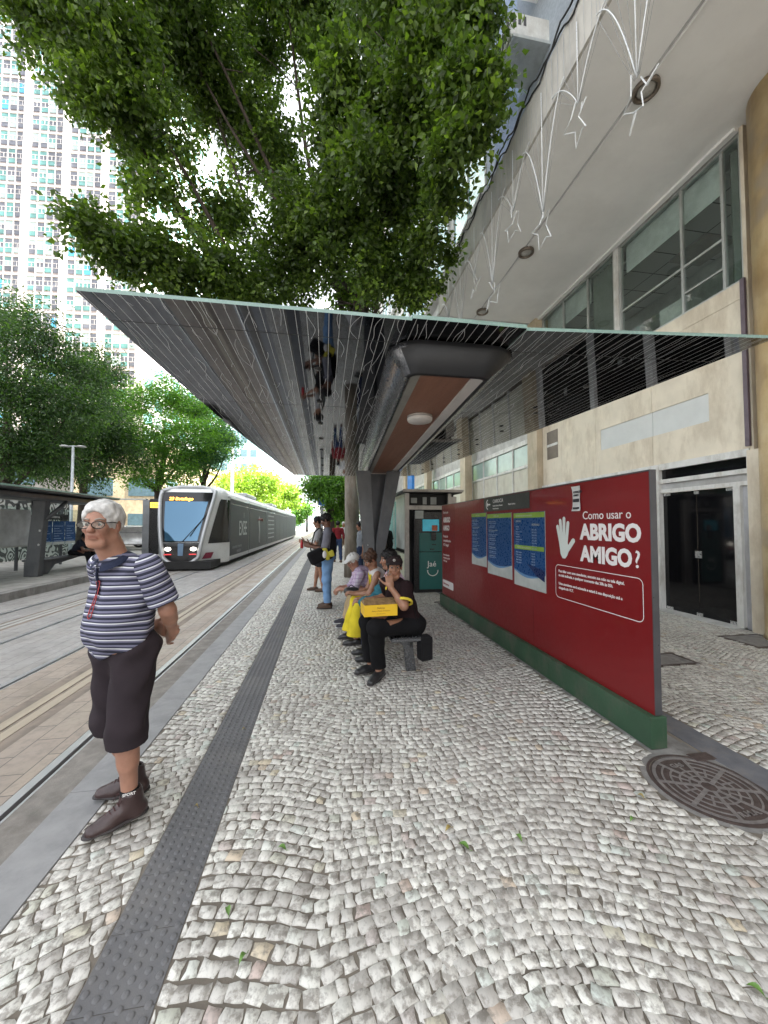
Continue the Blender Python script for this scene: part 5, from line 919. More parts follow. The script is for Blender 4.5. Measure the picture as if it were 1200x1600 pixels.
def sdf_mesh(prims, vx, fold=None):
    U = [q for q in prims if q['op'] == 'u']; bbs = [qbb(q) for q in U]; lo = np.min([b[0] for b in bbs], 0)-3*vx; hi = np.max([b[1] for b in bbs], 0)+3*vx
    n = np.ceil((hi-lo)/vx).astype(int)+1; F = np.full(n, .5, np.float32); ax = [lo[i]+np.arange(n[i])*vx for i in range(3)]
    for q in prims:
        if q['t'] == 'pl': i0 = np.zeros(3, int); i1 = n
        else: a, b = qbb(q); m = q['k']*1.2+2.5*vx; i0 = np.clip(np.floor((a-m-lo)/vx).astype(int), 0, n); i1 = np.clip(np.ceil((b+m-lo)/vx).astype(int)+1, 0, n)
        if (i1 <= i0).any(): continue
        sl_ = tuple(slice(i0[i], i1[i]) for i in range(3)); G = np.stack(np.meshgrid(*[ax[i][i0[i]:i1[i]] for i in range(3)], indexing='ij'), -1).reshape(-1, 3)
        d_ = pd(q, G).reshape(F[sl_].shape); o = F[sl_]; k = q['k']
        if q['op'] == 'i': F[sl_] = np.maximum(o, d_)
        elif q['op'] == 's':
            d_ = -d_; h = np.clip(.5-.5*(o-d_)/max(k, 1e-6), 0, 1); F[sl_] = o*(1-h)+d_*h+k*h*(1-h) if k > 0 else np.maximum(o, d_)
        else:
            h = np.clip(.5+.5*(d_-o)/max(k, 1e-6), 0, 1); F[sl_] = d_*(1-h)+o*h-k*h*(1-h) if k > 0 else np.minimum(o, d_)
    if fold is not None:
        near = np.abs(F) < 4*vx; I = np.argwhere(near); F[near] += fold(lo+I*vx).astype(np.float32)
    F[0] = F[-1] = .5; F[:, 0] = F[:, -1] = .5; F[:, :, 0] = F[:, :, -1] = .5
    S_ = F < 0; c = [S_[i:n[0]-1+i, j:n[1]-1+j, k:n[2]-1+k] for i in (0, 1) for j in (0, 1) for k in (0, 1)]
    cnt = sum(q.astype(np.int8) for q in c); I = np.argwhere((cnt > 0) & (cnt < 8)); idx = np.full(n-1, -1, np.int64); idx[tuple(I.T)] = np.arange(len(I))
    acc = np.zeros((len(I), 3)); w = np.zeros(len(I)); cor = [A3(i, j, k).astype(int) for i in (0, 1) for j in (0, 1) for k in (0, 1)]
    for a in range(8):
        for b in range(a+1, 8):
            if np.abs(cor[a]-cor[b]).sum() != 1: continue
            fa = F[tuple((I+cor[a]).T)]; fb = F[tuple((I+cor[b]).T)]; m = (fa < 0) != (fb < 0); t = np.where(m, fa/(fa-fb+1e-12), 0)
            acc += np.where(m[:, None], cor[a]+t[:, None]*(cor[b]-cor[a]), 0); w += m
    V = lo+(I+acc/w[:, None])*vx; Q = []
    for a in range(3):
        b, d_ = [(1, 2), (2, 0), (0, 1)][a]; s0 = [slice(1, -1)]*3; s1 = [slice(1, -1)]*3; s0[a] = slice(0, -1); s1[a] = slice(1, None)
        m = S_[tuple(s0)] != S_[tuple(s1)]; J = np.argwhere(m)
        off = np.array([1, 1, 1]); off[a] = 0; J = J+off; inside = S_[tuple(J.T)]
        eb = np.zeros(3, int); eb[b] = 1; ed = np.zeros(3, int); ed[d_] = 1
        q = np.stack([idx[tuple((J-eb-ed).T)], idx[tuple((J-ed).T)], idx[tuple(J.T)], idx[tuple((J-eb).T)]], 1)
        q[~inside] = q[~inside][:, ::-1]; Q.append(q)
    return V, np.concatenate(Q)
def frame(f, up=(0, 0, 1)):
    f = unit(f); l = unit(np.cross(up, f)); u = np.cross(f, l); return np.stack([f, l, u], 1)      # columns: forward, left, up
LAST = {}
def skin(name, c):
    if name in MC: return MC[name]
    m, t, b = base(name); r = attr(t, 'rnd'); n = noise(t, 14, 5); col = ramp(t, n, [(.3, tuple(x*.78 for x in c)), (.7, tuple(min(1, x*1.12) for x in c))])
    col = mix(t, r, col, (c[0]*.62, c[1]*.35, c[2]*.33)); t.links.new(col, b.inputs[0]); b.inputs['Roughness'].default_value = .48; b.inputs['Subsurface Weight'].default_value = .12; b.inputs['Subsurface Radius'].default_value = (.02, .008, .004)
    bump(t, b, noise(t, 120, 3), .15, .002); MC[name] = m; return m
def cloth(name, c, rough=.9, sc=6): return mat(name, c, rough, var=.16, scale=sc, fine=260, bmp=.25, spec=.22)
def head_prims(c, Fm, nk, chest, s=1., old=False):
    g = lambda x, y, z: c+Fm@(A3(x, y, z)*s); P = []
    P += [el(g(-.012, 0, .038), A3(.096, .076, .084)*s, Fm, .01), el(g(.03, 0, -.035), A3(.060, .057, .080)*s, Fm, .022), rc(g(.056, -.026, -.094), g(.056, .026, -.094), .022*s, .022*s, .012)]
    P += [rc(g(.0, .052, -.062), g(.048, .02, -.093), .016*s, .018*s, .02), rc(g(.0, -.052, -.062), g(.048, -.02, -.093), .016*s, .018*s, .02)]
    for y in (-1, 1):
        P += [el(g(.066, y*.036, -.018), A3(.024, .024, .02)*s, Fm, .014), el(g(-.006, y*.077, -.004), A3(.02, .008, .033)*s, Fm, .006), el(g(.089, y*.029, .010), A3(.02, .018, .012)*s, Fm, .008, 's')]
        P += [rc(g(.078, y*.014, .030), g(.070, y*.046, .034), .010*s, .008*s, .008)]
        if old: P += [rc(g(.078, y*.03, -.042), g(.066, y*.038, -.078), .007*s, .009*s, .012)]
    P += [rc(g(.084, 0, .018), g(.108, 0, -.018), .009*s, (.0155 if old else .0125)*s, .008), el(g(.102, 0, -.024), A3(.016, .019, .011)*s, Fm, .006)]
    P += [rc(g(.086, -.018, -.047), g(.086, .018, -.047), .0075*s, .0075*s, .005, c=1), rc(g(.084, -.015, -.062), g(.084, .015, -.062), .0085*s, .0085*s, .005, c=1), rc(g(.096, -.022, -.0545), g(.096, .022, -.0545), .003*s, .003*s, .003, op='s')]
    P += [rc(nk, g(-.015, 0, -.05), (.066 if old else .058)*s, (.066 if old else .056)*s, .02), rc(nk, g(.03, 0, -.085), .045*s, .03*s, .03)]
    return P
def hand_prims(w, d_, n_, side, curl=.5, s=1.):
    """w wrist, d_ finger direction, n_ palm normal (towards the palm), side +1 when the thumb lies on +cross(n,d)"""
    d_ = unit(d_); n_ = unit(n_-d_*(n_@d_)); l = np.cross(n_, d_)*side; M = np.stack([d_, l, n_], 1); P = [rb(w+d_*.048*s, A3(.048, .041, .014)*s, .012*s, M, .012), rc(w-d_*.02, w+d_*.02, .026*s, .028*s, .012)]
    for i, (o, L) in enumerate(((.033, .078), (.011, .088), (-.011, .082), (-.032, .064))):
        p = w+d_*.088*s+l*o*s; dd = unit(d_+l*o*1.6); r = .0094*s
        for j, q in enumerate((.44, .30, .26)):
            ang = curl*(.55+.45*j)*(1+.08*i); dd = unit(dd*math.cos(ang)+n_*math.sin(ang)-(0 if j == 0 else 0)); 
            nn = unit(n_-dd*(n_@dd)) if abs(n_@dd) < .98 else -d_; e = p+dd*L*q*s; P.append(rc(p, e, r, r*.9, .003)); p = e; r *= .9; n2 = nn
            dd = unit(dd*math.cos(curl*.55)+nn*math.sin(curl*.55))
    p = w+d_*.022*s+l*.034*s; dd = unit(d_*.62+l*.75+n_*.25)
    for L, r in ((.042, .0125), (.034, .0105), (.028, .0095)): e = p+dd*L*s; P.append(rc(p, e, r*s, r*.92*s, .005)); p = e; dd = unit(dd+d_*.35+n_*curl*.35)
    return P
def person(nm, loc, label, J, st, vx=.008, group=None):
    o = A3(*loc); e = empty('person', loc, 0, label, 'person', group); s = st.get('s', 1.); g = {k: A3(*v) for k, v in J.items()}; Fm = frame(g['hf'], g.get('hup', (0, 0, 1))); bf = unit(g['bf']); up = unit(g['neck']-g['pel']); Bf = frame(bf-up*(bf@up)*.6, up); lft = Bf[:, 1]; fwd = Bf[:, 0]
    fat = st.get('fat', 1.); belly = st.get('belly', 0.); wid = st.get('wid', 1.)
    hl, hr = g['pel']+lft*.088*s, g['pel']-lft*.088*s; ch = g['chest']; sl_, sr = g['sl'], g['sr']; nk = g['neck']
    mid = (g['pel']+ch)/2
    torso = lambda gr, k=.05: [rc(g['pel']-lft*.075*s, g['pel']+lft*.075*s, .098*s*fat+gr, .098*s*fat+gr, k), el(mid+fwd*belly*.35, A3(.105*fat*s+gr+belly*.5, .148*fat*s+gr+belly*.25, .17*s+gr), Bf, k+.02), el(ch, A3(.108*s+gr, .158*wid*s+gr, .17*s+gr), Bf, k+.02),
        rc(sl_-lft*.035, sr+lft*.035, .055*s+gr, .055*s+gr, k), rc(nk-up*.03, nk-up*.06, .06*s+gr, .07*s+gr, k)]+([el(mid-up*.02+fwd*(belly*.8), A3(.13*s+gr, .155*s+gr, .16*s+gr), Bf, .06)] if belly else [])
    def arm(S_, E_, W_, gr, k=.03): return [rc(S_, E_, .050*s+gr, .040*s+gr, k), rc(E_, W_, .040*s+gr, .026*s+gr, .02), rc(E_, E_+(W_-E_)*.35, .039*s+gr, .041*s+gr, .02)]
    def leg(H_, K_, A_, gr, k=.04): return [rc(H_, K_, .088*s*fat**.5+gr, .056*s+gr, k), rc(K_, A_, .052*s+gr, .036*s+gr, .02), rc(K_+(A_-K_)*.2-0*fwd, K_+(A_-K_)*.45, .052*s+gr, .048*s+gr, .03)]
    B_ = torso(0)+arm(sl_, g['el'], g['wl'], 0)+arm(sr, g['er'], g['wr'], 0)+leg(hl, g['kl'], g['al'], 0)+leg(hr, g['kr'], g['ar'], 0)+head_prims(g['head'], Fm, nk, ch, s, st.get('old', False))
    for a, t_ in (('al', 'tl'), ('ar', 'tr')): B_ += [rc(g[a]-A3(0, 0, .03), g[a]+unit(g[t_])*.12*s-A3(0, 0, .055), .036*s, .026*s, .02)]
    if 'hl' in g: B_ += hand_prims(g['wl'], g['hl'], g['nl'], st.get('sdl', 1), st.get('curl', .5), s)
    if 'hr' in g: B_ += hand_prims(g['wr'], g['hr'], g['nr'], st.get('sdr', -1), st.get('curl', .5), s)
    V, F = sdf_mesh(B_, vx); loc_h = (V-g['head'])@Fm/s
    lip = .85*np.exp(-((loc_h[:, 2]+.0545+5*loc_h[:, 1]**2*(3 if st.get('old') else 0))/.0035)**2)*(np.abs(loc_h[:, 1]) < .024)*(loc_h[:, 0] > .07)+.6*np.exp(-((loc_h[:, 2]+.0545)/.013)**2-(loc_h[:, 1]/.024)**2)*(loc_h[:, 0] > .07)*.75
    red = .25*np.exp(-((loc_h[:, 2]+.02)/.03)**2-((np.abs(loc_h[:, 1])-.035)/.02)**2)*(loc_h[:, 0] > .05)+.35*np.exp(-((loc_h[:, 2]+.024)/.014)**2-(loc_h[:, 1]/.02)**2)*(loc_h[:, 0] > .09)+.3*(np.abs(loc_h[:, 1]) > .074)*(np.abs(loc_h[:, 2]) < .06)*(np.abs(loc_h[:, 0]) < .05)
    if st.get('old'): red += .45*np.exp(-((np.abs(loc_h[:, 1])-.028-.25*np.clip(-.02-loc_h[:, 2], 0, .1))/.0035)**2)*(loc_h[:, 2] < -.02)*(loc_h[:, 2] > -.075)*(loc_h[:, 0] > .06)+.3*(np.abs(np.sin(loc_h[:, 2]*420)) > .93)*(loc_h[:, 2] > .045)*(loc_h[:, 2] < .09)*(loc_h[:, 0] > .06)
    npmesh('body', V-o, F, st['skin'], e, smooth=True, attrs={'rnd': np.clip(lip+red, 0, .9)})
    G = lambda x, y, z: g['head']+Fm@(A3(x, y, z)*s)
    if vx < .012:
        for y in (-1, 1):
            c = G(.0765, y*.030, .009)-o; mb = MB(); k = 12; aa = np.arange(k)*2*PI/k; Vv = []; Z = [-1, -.7, 0, .7, .92, 1]
            for z in Z: r = math.sqrt(max(0, 1-z*z)); Vv += [c+Fm@(A3(z, r*math.cos(q), r*math.sin(q))*.0108*s) for q in aa]
            f = [(i*k+j, i*k+(j+1) % k, (i+1)*k+(j+1) % k, (i+1)*k+j) for i in range(5) for j in range(k)]; mb.add(Vv, f, 0, True); mb.m = [1 if i >= 3 else 0 for i in range(5) for j in range(k)]
            mb.build('eye', [mat('eye_white', (.5, .46, .43), .2, var=0, bmp=0), mat('eye_dark', (.02, .012, .008), .1, var=0, bmp=0)], e)
            b2 = MB(); b2.tube([G(.092, y*.014, .034)-o, G(.088, y*.032, .040)-o, G(.074, y*.05, .034)-o], .004*s, 5); b2.build('eyebrow', st.get('browm', st['hairm']), e)
    # hair
    if st.get('hair'):
        t_ = st.get('ht', .016); hp = [el(G(-.018, 0, .045), A3(.100+t_, .080+t_, .086+t_)*s, Fm, .01)]
        if st['hair'] == 'bun': hp += [el(G(-.07, 0, .13), A3(.042, .042, .036)*s, Fm, .01)]
        if st['hair'] == 'long': hp += [el(G(-.06, 0, -.03), A3(.06, .085, .13)*s, Fm, .02)]
        if st['hair'] == 'old': hp += [rc(G(-.02, .062, .05), G(-.035, .066, -.01), .022, .016, .02), rc(G(-.02, -.062, .05), G(-.035, -.066, -.01), .022, .016, .02), el(G(-.07, 0, .01), A3(.05, .07, .07), Fm, .02), rc(G(.03, -.04, .108), G(.02, .05, .104), .016, .020, .015)]
        hp += [el(G(.118, 0, -.028 if st['hair'] == 'old' else -.035), A3(.085, .092, .120 if st['hair'] == 'old' else .108)*s, Fm, .012, 's'), rb(G(.09, 0, -.09), A3(.095, .2, .07)*s, .01, Fm, .01, 's'), rb(G(-.02, 0, -.18+(0 if st['hair'] != 'long' else -.1)), A3(.3, .2, .10)*s, .01, Fm, .01, 's')]
        for y in (-1, 1): hp += [el(G(-.002, y*.092, -.012), A3(.026, .024, .038)*s, Fm, .006, 's')]
        am = st.get('hamp', .003); hv, hf_ = sdf_mesh(hp, min(vx, .006), lambda P: am*(np.sin(P[:, 0]*130+3*np.sin(P[:, 2]*60))+np.sin(P[:, 1]*150+2*np.sin(P[:, 2]*70))+.8*np.sin(P[:, 2]*140+P[:, 0]*90)))
        npmesh('hair', hv-o, hf_, st['hairm'], e, smooth=True)
    if st.get('cap'):
        cv, cf = sdf_mesh([el(G(-.012, 0, .052), A3(.109, .090, .082)*s, Fm, .01), rb(G(0, 0, -.022), A3(.3, .3, .07)*s, .01, Fm, .004, 's'), rb(G(.125, 0, .056), A3(.048, .062, .006)*s, .006, frame(Fm[:, 0]-Fm[:, 2]*.12, Fm[:, 2]), .02)], .006); npmesh('cap', cv-o, cf, st['cap'], e, smooth=True)
    # shirt
    fo = st.get('fold', .007); ph = (o[0]*7+o[1]*3)
    def foldf(P): d_ = P-o; return fo*np.sin(d_@(up*34+lft*17)+3*np.sin(d_@(fwd*13+lft*9)+ph)+ph)*.6+fo*.5*np.sin(d_@(up*12-lft*40)+2*np.sin(d_@(up*14)))
    gr = st.get('loose', .014); sf = st.get('sleeve', .62); T_ = torso(gr); hem = st.get('hem', (g['pel']+up*(-.01 if st.get('seated') else .03), -up))
    shirt = [q for q in T_]; 
    if st.get('hem_low') or st.get('seated'): shirt += [rc(g['pel']-lft*.05, g['pel']+lft*.05, .10*s*fat+gr, .10*s*fat+gr, .05)]
    shirt += [pl_cut(*hem)]
    V, F = None, None
    def sleeve(S_, E_, W_):
        if sf <= 1: q = S_+(E_-S_)*sf; w0 = st.get('slw', .012); return [rc(S_+(E_-S_)*.0, q+(E_-S_)*.12, .058*s+gr, .047*s+gr+w0, .035)], [(q+(E_-S_)*.02, E_-S_)]
        q = E_+(W_-E_)*(sf-1); return [rc(S_, E_, .056*s*wid+gr, .045*s+gr, .035), rc(E_, q, .045*s+gr, .034*s+gr, .02)], []
    colneck = [rc(nk-up*.035, nk+up*.02+fwd*.012, .072*s+gr*.5, .064*s+gr*.3, .015)] if st.get('collar_high') else []
    cut = [rc(nk+up*.01, nk+up*.25+fwd*.06, .060*s, .12*s, 0, op='s')] if True else []
    if sf > 0:
        for S_, E_, W_ in ((sl_, g['el'], g['wl']), (sr, g['er'], g['wr'])):
            p_, c_ = sleeve(S_, E_, W_)
            ax0 = unit(E_-S_); hw_ = [rc(c_[0][0]-ax0*.03, c_[0][0]+ax0*.1, .046*s+gr*.6+st.get('slw', .012)*.5, .046*s+gr*.6+st.get('slw', .012)*.5, 0, op='s')] if c_ else []
            Vs, Fs = sdf_mesh(p_+[pl_cut(*q) for q in c_]+hw_, vx, lambda P: foldf(P)*.45)
            ax_ = unit(E_-S_); tt = (Vs-S_)@ax_; npmesh('sleeve', Vs-o, Fs, st['shirtm'], e, smooth=True, attrs={'st': 1.42-tt, 'rnd': tt*0})
            if st.get('cuffm') and c_:
                Vc, Fc = sdf_mesh([rc(c_[0][0]-ax_*.015, c_[0][0]+ax_*.03, .048*s+gr+st.get('slw', .012)+.002, .048*s+gr+st.get('slw', .012)+.002, 0), pl_cut(c_[0][0]+ax_*.004, ax_), pl_cut(c_[0][0]-ax_*.022, -ax_)]+hw_, min(vx, .007)); npmesh('cuff', Vc-o, Fc, st['cuffm'], e, smooth=True)
    V, F = sdf_mesh(shirt+colneck+cut, vx, foldf); sv = (V-o)@A3(0, 0, 1.) if not st.get('seated') else (V-g['pel'])@up+.9
    if belly: sv = sv-.22*np.clip((V-mid)@fwd, 0, .3)*np.exp(-((sv-.9)/.2)**2)
    LAST['shirt'] = V
    npmesh('shirt', V-o, F, st['shirtm'], e, smooth=True, attrs={'st': sv, 'rnd': sv*0})
    if st.get('collar'):
        r1 = .070*s+gr*.3; mb = MB()
        for sg in (1, -1):
            A_ = np.linspace(PI, .22, 12); top = []; bot = []
            for a in A_:
                fr_ = max(0, math.cos(a)); dr = nk+lft*sg*math.sin(a)*r1+fwd*(math.cos(a)*r1*1.0+.004)-up*(-.006+.030*fr_); top.append(dr-o)
                bot.append(dr+(lft*sg*math.sin(a)+fwd*math.cos(a))*(.022+.010*fr_)-up*(.032+.010*fr_)+lft*sg*.018*fr_-o)
            n_ = len(A_); mid_ = [(a_+b_)/2+(unit(a_+o-nk))*.010 for a_, b_ in zip(top, bot)]; inn = [a_-unit(a_+o-nk)*.010-up*.03 for a_ in top]
            mb.add(inn+top+mid_+bot, [(r_*n_+i_, r_*n_+i_+1, (r_+1)*n_+i_+1, (r_+1)*n_+i_)[::sg] for r_ in range(3) for i_ in range(n_-1)], 0, True)
        mb.build('collar', st['collar'], e)
    # trousers
    pg = st.get('pl', .016); pf = st.get('pf', .97); P_ = [rc(g['pel']-lft*.075*s, g['pel']+lft*.075*s, .10*s*fat+pg*.7, .10*s*fat+pg*.7, .04), rc(g['pel']+up*.02-lft*.05, g['pel']+up*.12-lft*.05, .10*s*fat+pg*.5, .095*s*fat+pg*.3, .04), rc(g['pel']+up*.02+lft*.05, g['pel']+up*.12+lft*.05, .10*s*fat+pg*.5, .095*s*fat+pg*.3, .04)]
    wcut = rb(g['pel']+up*.33, (.30, .34, .20), .004, Bf, 0, 's')
    wl_ = st.get('flare', .0); hz = []; hol = []
    for H_, K_, A_ in ((hl, g['kl'], g['al']), (hr, g['kr'], g['ar'])):
        if pf > .5: E_ = K_+(A_-K_)*(pf*2-1); L_ = [rc(H_, K_, .09*s*fat**.5+pg, st.get('kr', .062)*s+pg, .04), rc(K_, E_+(A_-K_)*.12, (st.get('kr', .062)-.002)*s+pg, .045*s+pg+wl_, .03)]; cn = A_-K_
        else: E_ = H_+(K_-H_)*pf*2; L_ = [rc(H_, E_, .09*s+pg, .07*s+pg+wl_, .04)]; cn = K_-H_
        P_ += L_; hz.append(E_[2]); rk = .5*(.052+.036) if pf > .5 else .07; hol.append(rc(E_+(A_-E_)*-.0+A3(0, 0, .05) if pf > .5 else E_+unit(H_-K_)*.04, E_+unit(cn)*.1, (rk*s+.010+wl_*.8), (rk*s+.012+wl_*.9), 0, op='s'))
    V, F = sdf_mesh(P_+[wcut, pl_cut(A3(0, 0, sum(hz)/2), (0, 0, -1))], vx, lambda P: foldf(P)*np.clip((P[:, 2]-sum(hz)/2)/.12, 0, 1))
    npmesh('trousers', V-o, F, st['pantm'], e, smooth=True, attrs={'st': V[:, 2]*0, 'rnd': V[:, 2]*0})
    # shoes
    for a, t_, z0 in (('al', 'tl', 0), ('ar', 'tr', 0)):
        t2 = unit(g[t_]); A_ = g[a]; Mf = frame(t2, (0, 0, 1) if abs(t2[2]) < .9 else (1, 0, 0)); uu = Mf[:, 2]; bt = A_-uu*.085*s; hg = .125 if st.get('high') else .06
        sp_ = [rc(bt-t2*.045*s+uu*.035, bt+t2*.12*s+uu*.028, .040*s, .034*s, .02, ax=uu, s=.95), rc(bt+t2*.09*s+uu*.028, bt+t2*.155*s+uu*.024, .046*s, .041*s, .02, ax=uu, s=.72), rc(bt-t2*.02*s+uu*.04, bt-t2*.005+uu*hg*s, .043*s+(.009 if st.get('high') else 0), .044*s+(.009 if st.get('high') else 0), .02), rc(bt+t2*.02+uu*(hg*.55), bt+t2*.09+uu*.035, .043*s, .036*s, .03)]
        sp_ += [rb(bt-uu*.04, (.4, .2, .04), .002, Mf, 0, 's'), rc(A_+uu*.02, A_+uu*.2, .040*s, .046*s, 0, op='s')]
        Vs, Fs = sdf_mesh(sp_, min(vx, .008)); sh = npmesh('shoe', Vs-o, Fs, st['shoem'], e, smooth=True)
        if st.get('solem'):
            Vs, Fs = sdf_mesh([rc(bt-t2*.045*s, bt+t2*.08*s, .047*s, .050*s, .01), rc(bt+t2*.08*s, bt+t2*.168*s, .050*s, .040*s, .01), rb(bt+uu*.22, (.4, .2, .2), .001, Mf, 0, 's'), rb(bt-uu*.30, (.4, .2, .2+.10), .001, Mf, 0, 's')] if False else [rc(bt-t2*.045*s+uu*.01, bt+t2*.08*s+uu*.01, .046*s, .049*s, .01, ax=uu, s=.30), rc(bt+t2*.08*s+uu*.01, bt+t2*.168*s+uu*.01, .049*s, .040*s, .01, ax=uu, s=.3)], min(vx, .006)); npmesh('sole', Vs-o, Fs, st['solem'], sh, smooth=True)
            if st.get('laces'):
                mb = MB(); F2 = lambda a_, b_, c_: bt+t2*a_+Mf[:, 1]*b_+uu*c_-o
                for i in range(6): x = .105-.017*i; z = .068+.0115*i; mb.tube([F2(x, -.022, z-.006), F2(x+.006, 0, z+.006), F2(x, .022, z-.006)], .0022, 5)
                mb.tube([F2(.03, 0, .128), F2(.05, .025, .14), F2(.06, .04, .11), F2(.035, .01, .125)], .002, 4); mb.tube([F2(.03, 0, .128), F2(.05, -.025, .14), F2(.07, -.035, .105)], .002, 4); mb.build('lace', st['laces'], sh)
        if st.get('sockm'):
            cn = unit(g['kl' if a == 'al' else 'kr']-A_); Vs, Fs = sdf_mesh([rc(A_-cn*.02, A_+cn*.085, .043*s, .044*s, 0), pl_cut(A_+cn*.075, cn)], min(vx, .007)); so_ = npmesh('sock', Vs-o, Fs, st['sockm'], e, smooth=True)
    return e, g, G, Fm, Bf, o
# ---- striped polo material
def stripes():
    m, t, b = base('striped_polo'); v = attr(t, 'st'); n = noise(t, 3, 3); v = math_(t, 'ADD', v, math_(t, 'MULTIPLY', n, .012)); p = math_(t, 'FRACT', math_(t, 'DIVIDE', v, .050))
    c = ramp(t, p, [(0, (.012, .014, .03)), (.26, (.022, .024, .045)), (.30, (.13, .13, .19)), (.48, (.19, .19, .27)), (.50, (.62, .63, .66)), (.60, (.62, .63, .66)), (.62, (.012, .014, .03)), (.74, (.016, .018, .04)), (.77, (.12, .12, .18)), (.96, (.17, .17, .25))], 'LINEAR')
    t.links.new(c, b.inputs[0]); b.inputs['Roughness'].default_value = .85; bump(t, b, noise(t, 300, 2), .25, .002); return m
def plaid():
    m, t, b = base('plaid_shirt'); sx = N(t, 'SeparateXYZ'); t.links.new(N(t, 'TexCoord').outputs['Object'], sx.inputs[0]); f = lambda o, s, w: math_(t, 'LESS_THAN', math_(t, 'FRACT', math_(t, 'MULTIPLY', math_(t, 'ADD', o, 9.), s)), w)
    c = mix(t, math_(t, 'MULTIPLY', f(sx.outputs[1], 22, .4), .7), (.42, .32, .45), (.52, .50, .55)); c = mix(t, math_(t, 'MULTIPLY', f(sx.outputs[2], 18, .25), .6), c, (.22, .16, .3)); c = mix(t, math_(t, 'MULTIPLY', f(sx.outputs[0], 20, .2), .5), c, (.3, .2, .35)); t.links.new(c, b.inputs[0]); b.inputs['Roughness'].default_value = .85; return m
fair = skin('skin_ruddy', (.36, .185, .125)); tan = skin('skin_tan', (.30, .15, .09)); brown = skin('skin_brown', (.14, .062, .036)); deep = skin('skin_deep', (.07, .032, .02))
def hairmat(n_, c): return mat(n_, c, .5, var=.4, scale=30, fine=150, bmp=.6, stretch=(1, 1, .3), spec=.3)
hwhite = hairmat('white_hair', (.50, .49, .47)); hblack = hairmat('black_hair', (.006, .005, .005)); hbrown = hairmat('brown_hair', (.06, .03, .018))
leather = mat('brown_leather', (.045, .025, .024), .36, var=.3, scale=9, fine=90, bmp=.3); soleb = mat('sole_dark', (.035, .03, .03), .7); solew = mat('sole_white', (.5, .5, .5), .7)
W2 = lambda a: A3(math.cos(R(a)), math.sin(R(a)), 0)
# ---- the old man in front
o = A3(-1.125, 2.34, 0); YW = -120; f = W2(YW); l = W2(YW+90); q = lambda x, y, z: o+f*x+l*y+A3(0, 0, z)
al = A3(-1.035, 2.25, .105); ar = A3(-1.115, 2.455, .105)
J = dict(pel=q(-.01, 0, .90), chest=q(.02, 0, 1.23), neck=q(.07, 0, 1.43), head=q(.135, .0, 1.60), hf=W2(-90)+A3(0, 0, -.06), bf=f, sl=q(.01, .195, 1.37), sr=q(.01, -.195, 1.37), el=q(-.075, .240, 1.12), er=q(-.10, -.275, 1.12), wl=q(-.19, .15, .955), wr=q(-.20, -.02, .985),
    hl=-l*.7-f*.2+A3(0, 0, -.4), nl=-f+A3(0, 0, -.2), hr=l*.9+A3(0, 0, -.3), nr=f*-1., kl=q(.05, .105, .50), kr=q(.0, -.10, .50), al=al, ar=ar, tl=A3(-.78, -.62, 0), tr=A3(-1, -.06, 0))
st = dict(skin=fair, old=True, belly=.05, fat=1.0, wid=1.10, hair='old', hairm=hwhite, ht=.011, hamp=.0018, browm=mat('grey_brow', (.3, .27, .24), .8), shirtm=stripes(), loose=.014, sleeve=.80, slw=.020, hem=(q(.08, .0, .90), -(A3(0, 0, 1)+f*.42-l*.24)), hem_low=True, collar=cloth('navy_collar', (.022, .028, .055)), pantm=cloth('dark_plum_shorts', (.028, .021, .025)), pl=.022, pf=.60, flare=.034, fold=.008, shoem=leather, solem=soleb, high=True, laces=mat('lace_brown', (.06, .02, .02), .8), sockm=cloth('black_sock', (.012, .012, .013)), kr=.072)
OM, g, G, Fm, Bf, oo = person('person', tuple(o), 'older man with white hair and glasses in a striped polo shirt, hands behind his back', J, st, .0065)
# glasses
mb = MB(); 
for y in (-1, 1):
    mb.tube([G(.112-.018*abs(math.cos(a)*.028*y+y*.034)/.062, y*.034+.027*math.cos(a)*(1 if abs(math.cos(a)) < .8 else .98), .008+.019*math.sin(a)-oo[2]*0)-oo for a in np.linspace(0, 2*PI, 21)], .0024, 5, cap=False)
    mb.tube([G(.096, y*.061, .018)-oo, G(.04, y*.077, .017)-oo, G(-.02, y*.082, .008)-oo], .0024, 5)
mb.tube([G(.112, -.008, .014)-oo, G(.114, 0, .016)-oo, G(.112, .008, .014)-oo], .0022, 5)
gl_ = mb.build('glasses', mat('glasses_black', (.01, .01, .01), .25, bmp=0), OM)
for y in (-1, 1):
    MB().add([G(.110-.012*abs(math.cos(a)*.027*y+y*.034)/.062, y*.034+.026*math.cos(a), .008+.018*math.sin(a))-oo for a in np.arange(16)*2*PI/16], [tuple(range(16))]).build('lens', CG, gl_)
# placket, buttons, red cord, sock lettering
cen = lambda x, z: q(x, 0, z)
SV = LAST['shirt']; sy_ = (SV-o)@l; sf_ = (SV-o)@f
def on(y, z, out=.004):
    m = (np.abs(sy_-y) < .014) & (np.abs(SV[:, 2]-z) < .012) & (sf_ > 0); return q(sf_[m].max()+out if m.any() else .15, y, z)-oo
mb = MB(); mb.tube([on(0, z) for z in np.linspace(1.375, 1.23, 7)], .014, 6, flat=.3); mb.build('placket', st['collar'], OM)
mb = MB()
for z in (1.35, 1.30, 1.25): mb.lathe([(.006, -.002), (.006, .002), (0, .003)], 8, 0, on(0, z, .008))
mb.build('button', mat('button_pale', (.4, .38, .36), .3), OM)
cw = mat('red_cord', (.30, .03, .035), .5); zz = list(np.linspace(1.30, 1.12, 10)); mb = MB(); mb.tube([on(-.012, z, .006) for z in zz]+[on(0, 1.108, .006)]+[on(.014, z, .006) for z in zz[::-1]], .0028, 6)
for z in zz[::2]: mb.tube([on(-.012, z-.01, .007), on(.014, z+.004, .007)], .003, 6)
